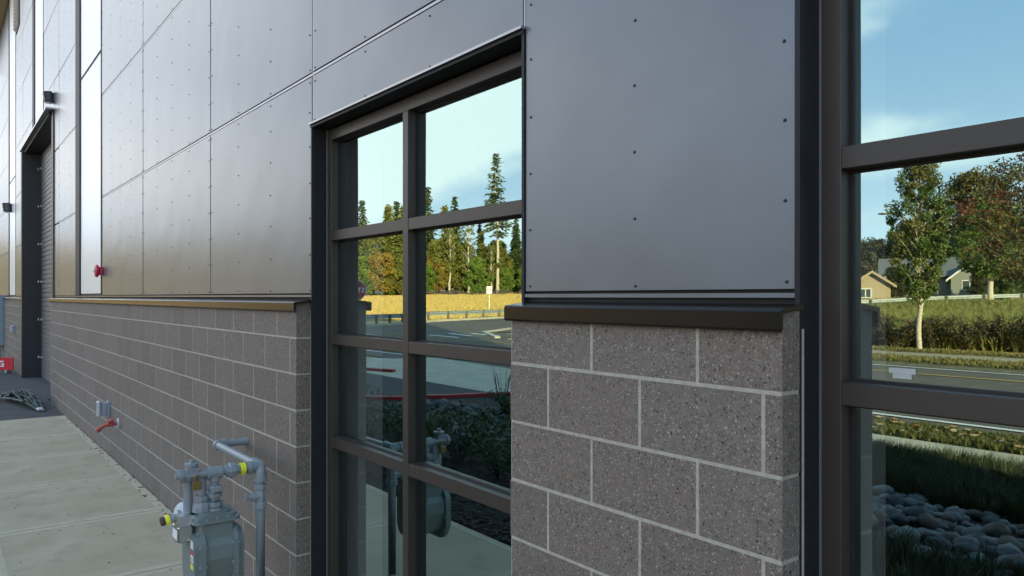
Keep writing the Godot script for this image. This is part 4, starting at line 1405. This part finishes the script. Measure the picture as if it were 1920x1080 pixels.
func trees():
	var pine := [Color(0.035, 0.065, 0.016), Color(0.05, 0.085, 0.02), Color(0.085, 0.11, 0.026), Color(0.02, 0.04, 0.012)]
	var bright := [Color(0.13, 0.15, 0.022), Color(0.17, 0.175, 0.03), Color(0.1, 0.135, 0.02), Color(0.2, 0.17, 0.035)]
	var gold := [Color(0.33, 0.2, 0.03), Color(0.27, 0.14, 0.025), Color(0.22, 0.19, 0.03), Color(0.34, 0.25, 0.04), Color(0.16, 0.17, 0.028)]
	var lime := [Color(0.12, 0.19, 0.02), Color(0.17, 0.22, 0.03), Color(0.08, 0.15, 0.02)]
	var firA := conifer(15.5, 2.9, 0.05, 0.75, pine)
	var firB := conifer(14, 2.5, 0.1, 0.75, bright)
	var firC := conifer(17, 2.2, 0.2, 0.7, pine, 0.8)
	var tallfir := conifer(26.5, 4.2, 0.42, 0.8, pine, 0.75)
	var brA := broadleaf(12, 3.6, 1.6, 60, 130, 0.3, bright, 0.2)
	var brB := broadleaf(11, 4.4, 1.8, 60, 130, 0.3, gold, 0.25)
	var brC := broadleaf(9, 3.4, 0.6, 50, 130, 0.28, lime, 0.2)
	var birch := broadleaf(13.5, 2.1, 4.5, 26, 34, 0.22, bright, 0.22, 0.8)
	var gr := "trees of the forest edge behind the mown field"
	# [kind, x, z, scale] from the mirrored left pane to the right one
	var edge := [["b", -129, 59.9, 1.0], ["a", -133.6, 63.7, 1.15], ["p", -129.1, 63.1, 0.95], ["m", -121.4, 61.8, 0.7], ["f", -130.0, 67.5, 1.2], ["d", -119.5, 65.0, 0.72], ["a", -131.8, 70.3, 1.15], ["b", -127.5, 66.0, 1.15], ["d", -126.0, 62.5, 0.95], ["b", -129.5, 70.5, 1.2], ["f", -131.5, 73.5, 1.2], ["l", -122.5, 64.5, 0.6], ["l", -118.5, 69.0, 0.6], ["d", -120.5, 73.0, 0.85], ["l", -123.0, 59.0, 0.8], ["d", -117.5, 76.5, 0.8], ["l", -114.0, 84.0, 0.55], ["d", -116.0, 83.5, 0.75], ["l", -111.5, 87.0, 0.6],
		["c", -128.5, 75.8, 1.25], ["d", -124.0, 77.2, 0.95], ["b", -127.5, 79.2, 1.25], ["p", -117.4, 73.5, 1.0], ["c", -126.8, 81.1, 1.15], ["l", -119.9, 78.0, 0.85], ["p", -114.4, 75.6, 1.05], ["l", -113.5, 77.0, 0.75],
		["b", -119.5, 82.1, 0.85], ["m", -119.5, 71.8, 0.62], ["b", -121.8, 86.7, 0.75], ["p", -114.6, 80.9, 0.7], ["a", -115.6, 87.8, 0.85], ["a", -119.0, 89.9, 0.85], ["d", -114.0, 90.5, 0.7], ["b", -112.0, 93.0, 0.9]]
	var K := {"a": [firA, "conifer", "dark green conifer"], "b": [firB, "conifer", "yellow green conifer"], "c": [firC, "conifer", "slim dark conifer"], "p": [birch, "pale_trunk_tree", "thin tree with a pale bare trunk"],
		"m": [brB, "maple_tree", "golden orange maple"], "f": [firB, "conifer", "light green conifer"], "d": [brA, "leafy_tree", "olive green leafy tree"], "l": [brC, "leafy_tree", "bright lime green bushy tree"]}
	var nth := {}
	var order := ["first", "second", "third", "fourth", "fifth", "sixth", "seventh", "eighth", "ninth", "tenth"]
	for t in edge:
		var k: Array = K[t[0]]
		nth[t[0]] = nth.get(t[0], -1) + 1
		tree(k[1], "%s at forest edge, %s such from the left" % [k[2], order[nth[t[0]]]], k[0], t[1], t[2], t[3], M.pale_bark if t[0] == "p" else M.bark, gr)
	tree("tall_fir", "very tall lone fir with bare lower trunk before the forest", tallfir, -114.4, 82.2, 1.0, M.pale_bark)
	# the wood goes on along the field, where the wall panels mirror it
	var words := ["first", "second", "third", "fourth", "fifth", "sixth", "seventh", "eighth", "ninth", "tenth", "eleventh", "twelfth", "thirteenth", "fourteenth", "fifteenth", "sixteenth", "seventeenth", "eighteenth", "nineteenth", "twentieth"]
	for i in 20:
		var an := deg_to_rad(1.5 + 1.15 * i + rng.randf_range(-0.3, 0.3))
		var r := rng.randf_range(128, 146)
		var kk: Array = [K["m"], K["d"], K["m"], K["l"], K["b"]][i % 5]
		tree(kk[1], "%s beyond the dry field, %s from the road end" % [kk[2], words[i]], kk[0], -r * cos(an), r * sin(an), rng.randf_range(0.8, 1.05), null, "trees of the wood beyond the dry field")
	for i in 18:
		var an := deg_to_rad(39.5 + 1.05 * i + rng.randf_range(-0.3, 0.3))
		var r := rng.randf_range(128, 150)
		var kk: Array = [K["b"], K["d"], K["a"], K["l"], K["c"]][i % 5]
		tree(kk[1], "%s between the mown field and the houses, %s towards them" % [kk[2], words[i]], kk[0], -r * cos(an), r * sin(an), rng.randf_range(0.75, 1.05), null, "trees between the mown field and the houses")
	# deeper rows of the forest
	for i in 42:
		var r := rng.randf_range(152, 178)
		var an := deg_to_rad(rng.randf_range(19, 45))
		var kk: Array = [firA, firB, firC, firB, brA][i % 5]
		tree("forest_tree", "tree standing deeper in the forest behind its edge", kk, -r * cos(an), r * sin(an), rng.randf_range(0.75, 1.0), null, "trees deeper in the forest")
	# brush pile along the forest foot
	for i in 7:
		var st := mb()
		for k in 70:
			var p := Vector3(rng.randf_range(-3.5, 3.5), rng.randf_range(0, 0.9), rng.randf_range(-1.4, 1.4))
			p.y *= 1.0 - abs(p.x) / 4.5
			var d := dirv() * Vector3(1, 0.35, 1) * rng.randf_range(0.5, 1.4)
			tube(st, [p - d, p + d], rng.randf_range(0.04, 0.11), 0.03, 4, false)
		var px := -119.0 + 2.6 * i
		var pz := 70.0 + 3.6 * i
		var o := piece(st, "brush_pile", M.brush if M.has("brush") else M.bark)
		o.position = Vector3(px, height(px, pz) - 0.1, pz)
		o.rotation.y = 0.9
		tag(o, "brown heap of cut branches at the forest foot, %s from the left" % order[i], "brush pile", "brush piles along the forest foot")
	# near trees mirrored in the right-hand window
	var young := broadleaf(6.3, 0.88, 1.75, 84, 150, 0.062, [Color(0.065, 0.115, 0.02), Color(0.1, 0.13, 0.024), Color(0.13, 0.11, 0.028), Color(0.045, 0.085, 0.016)], 0.085)
	tree("young_street_tree", "slender young tree with pale trunk beside the far footpath", young, -11.17, 23.14, 1.0, M.pale_bark)
	var red := broadleaf(7.4, 3.1, 2.2, 110, 110, 0.08, [Color(0.15, 0.03, 0.022), Color(0.17, 0.045, 0.025), Color(0.1, 0.1, 0.02), Color(0.06, 0.09, 0.02)], 0.11, 1.0, 0.62)
	tree("red_leaved_tree", "tree with dark red autumn leaves in the tall grass beyond the road", red, -9.3, 29.4, 1.0)
	var big := broadleaf(11, 3.6, 3.2, 80, 170, 0.19, [Color(0.06, 0.11, 0.02), Color(0.11, 0.13, 0.024), Color(0.1, 0.16, 0.025), Color(0.04, 0.07, 0.014)], 0.32)
	tree("garden_tree", "spreading green tree with thick pale trunk behind the guard rail", big, -23.4, 62.7, 0.72, M.pale_bark)
	var olive := broadleaf(14, 5.2, 3.0, 70, 150, 0.28, [Color(0.09, 0.085, 0.025), Color(0.06, 0.07, 0.02), Color(0.12, 0.1, 0.035)], 0.35)
	tree("garden_tree", "tall olive brown tree behind the grey roofed house", olive, -35.8, 92.4, 0.98)
	var thin := broadleaf(11, 2.6, 3.0, 24, 50, 0.22, [Color(0.05, 0.065, 0.02), Color(0.07, 0.07, 0.025)], 0.2)
	tree("garden_tree", "thin open tree left of the olive brown tree", thin, -40.5, 93.0, 0.98)
	var dark := broadleaf(9, 4.2, 0.8, 64, 150, 0.28, [Color(0.03, 0.045, 0.014), Color(0.05, 0.06, 0.02), Color(0.07, 0.06, 0.025)], 0.25)
	var pal := broadleaf(9, 4.2, 0.8, 64, 150, 0.28, [Color(0.06, 0.11, 0.03), Color(0.09, 0.13, 0.035), Color(0.04, 0.08, 0.03)], 0.25)
	var spots := [["round dark tree behind the young tree's crown", dark, -43.5, 96, 0.95], ["bushy pale green tree left of the tan gabled house", pal, -47, 80, 0.72], ["dark bush right behind the tan gabled house", dark, -47.5, 92, 0.75], ["dark tree crown over the grey roof ridge", dark, -37.5, 98, 0.85],
		["dark round tree at the right end of the grey roof", dark, -26.0, 84, 0.8], ["light green tree low behind the garden tree", pal, -22.5, 80, 0.65], ["olive bush before the right end of the house", pal, -25.2, 70, 0.3], ["wide dark tree behind the light green one", dark, -17, 88, 0.9],
		["dark garden hedge bush left of the white gable edge", dark, -33.5, 74.0, 0.26], ["dark garden bush under the house fascia", dark, -29.0, 75.5, 0.24], ["low garden bush at the right end of the house", pal, -26.5, 76.5, 0.24], ["dark bushy tree between tan and grey roofed houses", dark, -35.5, 73.0, 0.33], ["brownish tree on the far left beyond the guard rail", olive, -58, 96, 0.45], ["grey green tree between the two houses", pal, -46, 99, 0.62]]
	for s in spots:
		tree("garden_tree", s[0], s[1], s[2], s[3], s[4])
	# wooded ridge far behind the houses
	for i in 40:
		var r := rng.randf_range(135, 190)
		var an := deg_to_rad(rng.randf_range(56, 84))
		tree("ridge_tree", "distant tree on the rise behind the houses", [dark, firC, pal, firA][i % 4], -r * cos(an), r * sin(an), rng.randf_range(0.55, 0.85), null, "distant trees behind the houses")

# ------------------------------------------------------------------ street furniture, houses
func guard_rail(label: String, line: Array, y_off := 0.0):
	var o := thing("guard_rail", label, "guard rail", Vector3.ZERO)
	var pts := []
	for i in line.size() - 1:
		for k in 4:
			var p: Vector2 = line[i].lerp(line[i + 1], k / 4.0)
			pts.append(Vector3(p.x, height(p.x, p.y) - 0.06 + y_off, p.y))
	pts.append(Vector3(line[-1].x, height(line[-1].x, line[-1].y) - 0.06 + y_off, line[-1].y))
	var prof := [Vector2(0.0, 0.48), Vector2(0.07, 0.53), Vector2(0.07, 0.57), Vector2(0.0, 0.62), Vector2(0.07, 0.67), Vector2(0.07, 0.71), Vector2(0.0, 0.77)]
	var st := mb()
	for i in pts.size() - 1:
		var d: Vector3 = (pts[i + 1] - pts[i]) * Vector3(1, 0, 1)
		var n := d.normalized().cross(Vector3.UP)
		for k in prof.size() - 1:
			for side in [0.0, -0.006]:
				var a: Vector3 = n * (prof[k].x + side) + Vector3(0, prof[k].y, 0)
				var c: Vector3 = n * (prof[k + 1].x + side) + Vector3(0, prof[k + 1].y, 0)
				quad(st, pts[i] + a, pts[i + 1] + a, pts[i + 1] + c, pts[i] + c)
	piece(st, "rail", M.steel_rail, o)
	for i in pts.size():
		var ps := piece(boxmesh(Vector3(-0.07, -0.3, -0.07), Vector3(0.07, 0.74, 0.07), 0.01), "post", M.post_wood, o)
		ps.position = pts[i] - Vector3(0, 0, 0.08)

func street_things():
	guard_rail("grey steel guard rail curving along the side street before the mown field", [Vector2(-45.5, 6.0), Vector2(-44.8, 12.5), Vector2(-43.6, 18.6), Vector2(-45.6, 23.6), Vector2(-48.6, 27.4), Vector2(-53.2, 37.4), Vector2(-60, 55)])
	var st := mb()
	ribbon(st, [Vector2(-44.9, 6.0), Vector2(-44.2, 12.5), Vector2(-43.0, 18.8), Vector2(-45.0, 23.6), Vector2(-47.8, 27.4), Vector2(-52.4, 37.4), Vector2(-59.2, 55)], 0.3, -0.03, 0.12)
	struct(st, "street_kerb", M.pale_concrete)
	guard_rail("grey steel guard rail behind the tall grass before the houses", [Vector2(-40, 42), Vector2(-34, 49), Vector2(-29, 55.3), Vector2(-21.9, 64.6), Vector2(-14, 75)])
	# stop sign, seen only in the mirror of the glass
	var o := thing("stop_sign", "red eight-sided stop sign by the driveway, half mirrored in the window", "stop sign", Vector3(-27.3, 0, 11.2))
	o.rotation.y = atan2(0.9, -0.43)
	var oct := []
	for k in 8:
		oct.append(Vector2(cos(TAU * (k + 0.5) / 8), sin(TAU * (k + 0.5) / 8)) * 0.42 + Vector2(0, 2.1))
	st = mb()
	prism(st, oct, 0.0, 0.006)
	piece(st, "sign_plate", M.stop_red, o)
	st = mb()
	for k in 8:
		var c := Vector2(0, 2.1)
		var a: Vector2 = oct[k] - c
		var b: Vector2 = oct[(k + 1) % 8] - c
		quad(st, Vector3(a.x * 0.92, a.y * 0.92 + 2.1, 0.009), Vector3(a.x * 0.98, a.y * 0.98 + 2.1, 0.009), Vector3(b.x * 0.98, b.y * 0.98 + 2.1, 0.009), Vector3(b.x * 0.92, b.y * 0.92 + 2.1, 0.009))
	piece(st, "sign_border", M.label_white, o)
	var f := SystemFont.new()
	f.font_names = PackedStringArray(["Droid Sans"])
	f.font_weight = 700
	var tm := TextMesh.new()
	tm.text = "STOP"
	tm.font = f
	tm.font_size = 64
	tm.pixel_size = 0.0042
	tm.depth = 0.004
	var l := piece(tm, "lettering", M.label_white, o)
	l.position = Vector3(0, 2.1, 0.009)
	piece(boxmesh(Vector3(-0.03, -0.2, -0.05), Vector3(0.03, 2.5, -0.001), 0.004), "post", M.galv, o)
	# square white sign with a red ring
	o = thing("prohibition_sign", "square white sign with a red ring and bar on a thin post", "road sign", Vector3(-53.4, height(-53.4, 36.4) - 0.05, 36.4))
	o.rotation.y = atan2(0.83, -0.56)
	piece(boxmesh(Vector3(-0.24, 2.15, 0.0), Vector3(0.24, 2.8, 0.006)), "sign_plate", M.label_white, o)
	st = mb()
	lathe(st, Vector3(0, 2.5, 0.007), Vector3(0, 0, 1), [[0.15, 0], [0.19, 0], [0.19, 0.003], [0.15, 0.003]], 24)
	box(st, Vector3(-0.15, 2.485, 0.007), Vector3(0.15, 2.515, 0.009))
	piece(st, "ring", M.label_red, o)
	piece(boxmesh(Vector3(-0.02, 2.4, 0.0065), Vector3(0.02, 2.6, 0.0085)), "symbol", M.black, o)
	piece(boxmesh(Vector3(-0.03, -0.3, -0.06), Vector3(0.03, 2.75, -0.001)), "post", M.galv, o)
	# street lamp
	o = thing("street_lamp", "street lamp with a curved arm rising behind the young tree", "street lamp", Vector3(-23.2, height(-23.2, 50.2) - 0.1, 50.2))
	st = mb()
	tube(st, [Vector3(0, 0, 0), Vector3(0, 5.4, 0)], 0.09, 0.06, 10)
	piece(st, "pole", M.post_wood, o)
	st = mb()
	tube(st, smooth([Vector3(0, 5.3, 0), Vector3(-0.15, 5.9, -0.15), Vector3(-0.5, 6.5, -0.7), Vector3(-0.9, 6.8, -1.4), Vector3(-1.2, 6.85, -1.9)], 4), 0.05, 0.035, 8)
	piece(st, "arm", M.post_wood, o)
	st = mb()
	cbox(st, Vector3(-1.55, 6.78, -2.45), Vector3(-1.15, 6.88, -1.85), 0.03)
	piece(st, "lamp_head", M.post_wood, o)

func gable_house(called: String, label: String, x: float, z: float, yaw: float, w: float, d: float, eave: float, ridge: float, wall_m, y := 0.0):
	var o := thing(called, label, "house", Vector3(x, height(x, z) - 0.1 + y, z))
	o.rotation.y = yaw
	var st := mb()
	prism(st, [Vector2(-w / 2, 0), Vector2(w / 2, 0), Vector2(w / 2, eave), Vector2(0, ridge - 0.12), Vector2(-w / 2, eave)], -d, 0.0)
	piece(st, "wall", wall_m, o)
	st = mb()
	var s := (ridge - eave) / (w / 2)
	for k in [-1, 1]:
		var ol := [Vector2(0, ridge), Vector2(0, ridge - 0.12), Vector2(k * (w / 2 + 0.45), eave - 0.45 * s - 0.1), Vector2(k * (w / 2 + 0.45), eave - 0.45 * s + 0.04)]
		if k < 0: ol.reverse()
		ol.reverse()
		prism(st, ol, -d - 0.4, 0.4)
	piece(st, "roof", M.roof_shingle, o)
	st = mb()
	for k in [-1, 1]:
		var ol := [Vector2(0, ridge + 0.01), Vector2(0, ridge - 0.2), Vector2(k * (w / 2 + 0.45), eave - 0.45 * s - 0.17), Vector2(k * (w / 2 + 0.45), eave - 0.45 * s + 0.05)]
		if k < 0: ol.reverse()
		ol.reverse()
		prism(st, ol, 0.401, 0.43)
	piece(st, "rake_board", wall_m if wall_m == M.tan_wall else M.white_wall, o)
	return o

func house_window(o: Node3D, c: Vector3, w: float, h: float, turn := 0.0):
	var fr := piece(boxmesh(Vector3(-w / 2, -h / 2, 0.005), Vector3(w / 2, h / 2, 0.06)), "window", M.white_wall, o)
	fr.position = c
	fr.rotation.y = turn
	for k in 2:
		piece(boxmesh(Vector3(-w / 2 + 0.08 + k * (w / 2 - 0.04), -h / 2 + 0.08, 0.061), Vector3(-0.04 + k * (w / 2 - 0.04), h / 2 - 0.08, 0.068)), "pane", M.house_glass, fr)

func houses():
	var face := PI - 0.45
	var a = gable_house("tan_house", "small tan gabled house beyond the guard rail", -31.0, 59.4, face, 2.7, 6, 1.9, 2.85, M.tan_wall)
	house_window(a, Vector3(0.5, 1.0, 0), 0.9, 0.8)
	# long grey-roofed house: main wing lying across, gable towards us
	var b = gable_house("grey_roofed_house", "long house with grey shingle roof, white gable edge and fascia", -31.2, 78.5, face, 2.8, 7, 2.0, 3.2, M.grey_wall)
	house_window(b, Vector3(-0.2, 1.1, 0), 1.4, 1.0)
	var st := mb()
	box(st, Vector3(-6.5, 0, -7.2), Vector3(7.5, 2.1, -1.2))
	piece(st, "wing_wall", M.grey_wall, b)
	st = mb()
	var t := Transform3D(Basis(Vector3(0, 0, 1), Vector3(0, 1, 0), Vector3(-1, 0, 0)), Vector3.ZERO)
	prism(st, [Vector2(-0.6, 1.95), Vector2(-0.6, 2.1), Vector2(-4.2, 4.05), Vector2(-7.8, 2.1), Vector2(-7.8, 1.95)], -7.9, 6.9, t)
	piece(st, "wing_roof", M.roof_shingle, b)
	piece(boxmesh(Vector3(2.5, 1.9, -0.6), Vector3(7.9, 2.12, -0.57)), "fascia", M.white_wall, b)
	piece(boxmesh(Vector3(-6.9, 1.9, -0.6), Vector3(-2.5, 2.12, -0.57)), "fascia", M.white_wall, b)
	house_window(b, Vector3(4.4, 1.2, -1.2), 1.8, 1.1)
	house_window(b, Vector3(-4.6, 1.2, -1.2), 1.8, 1.1)
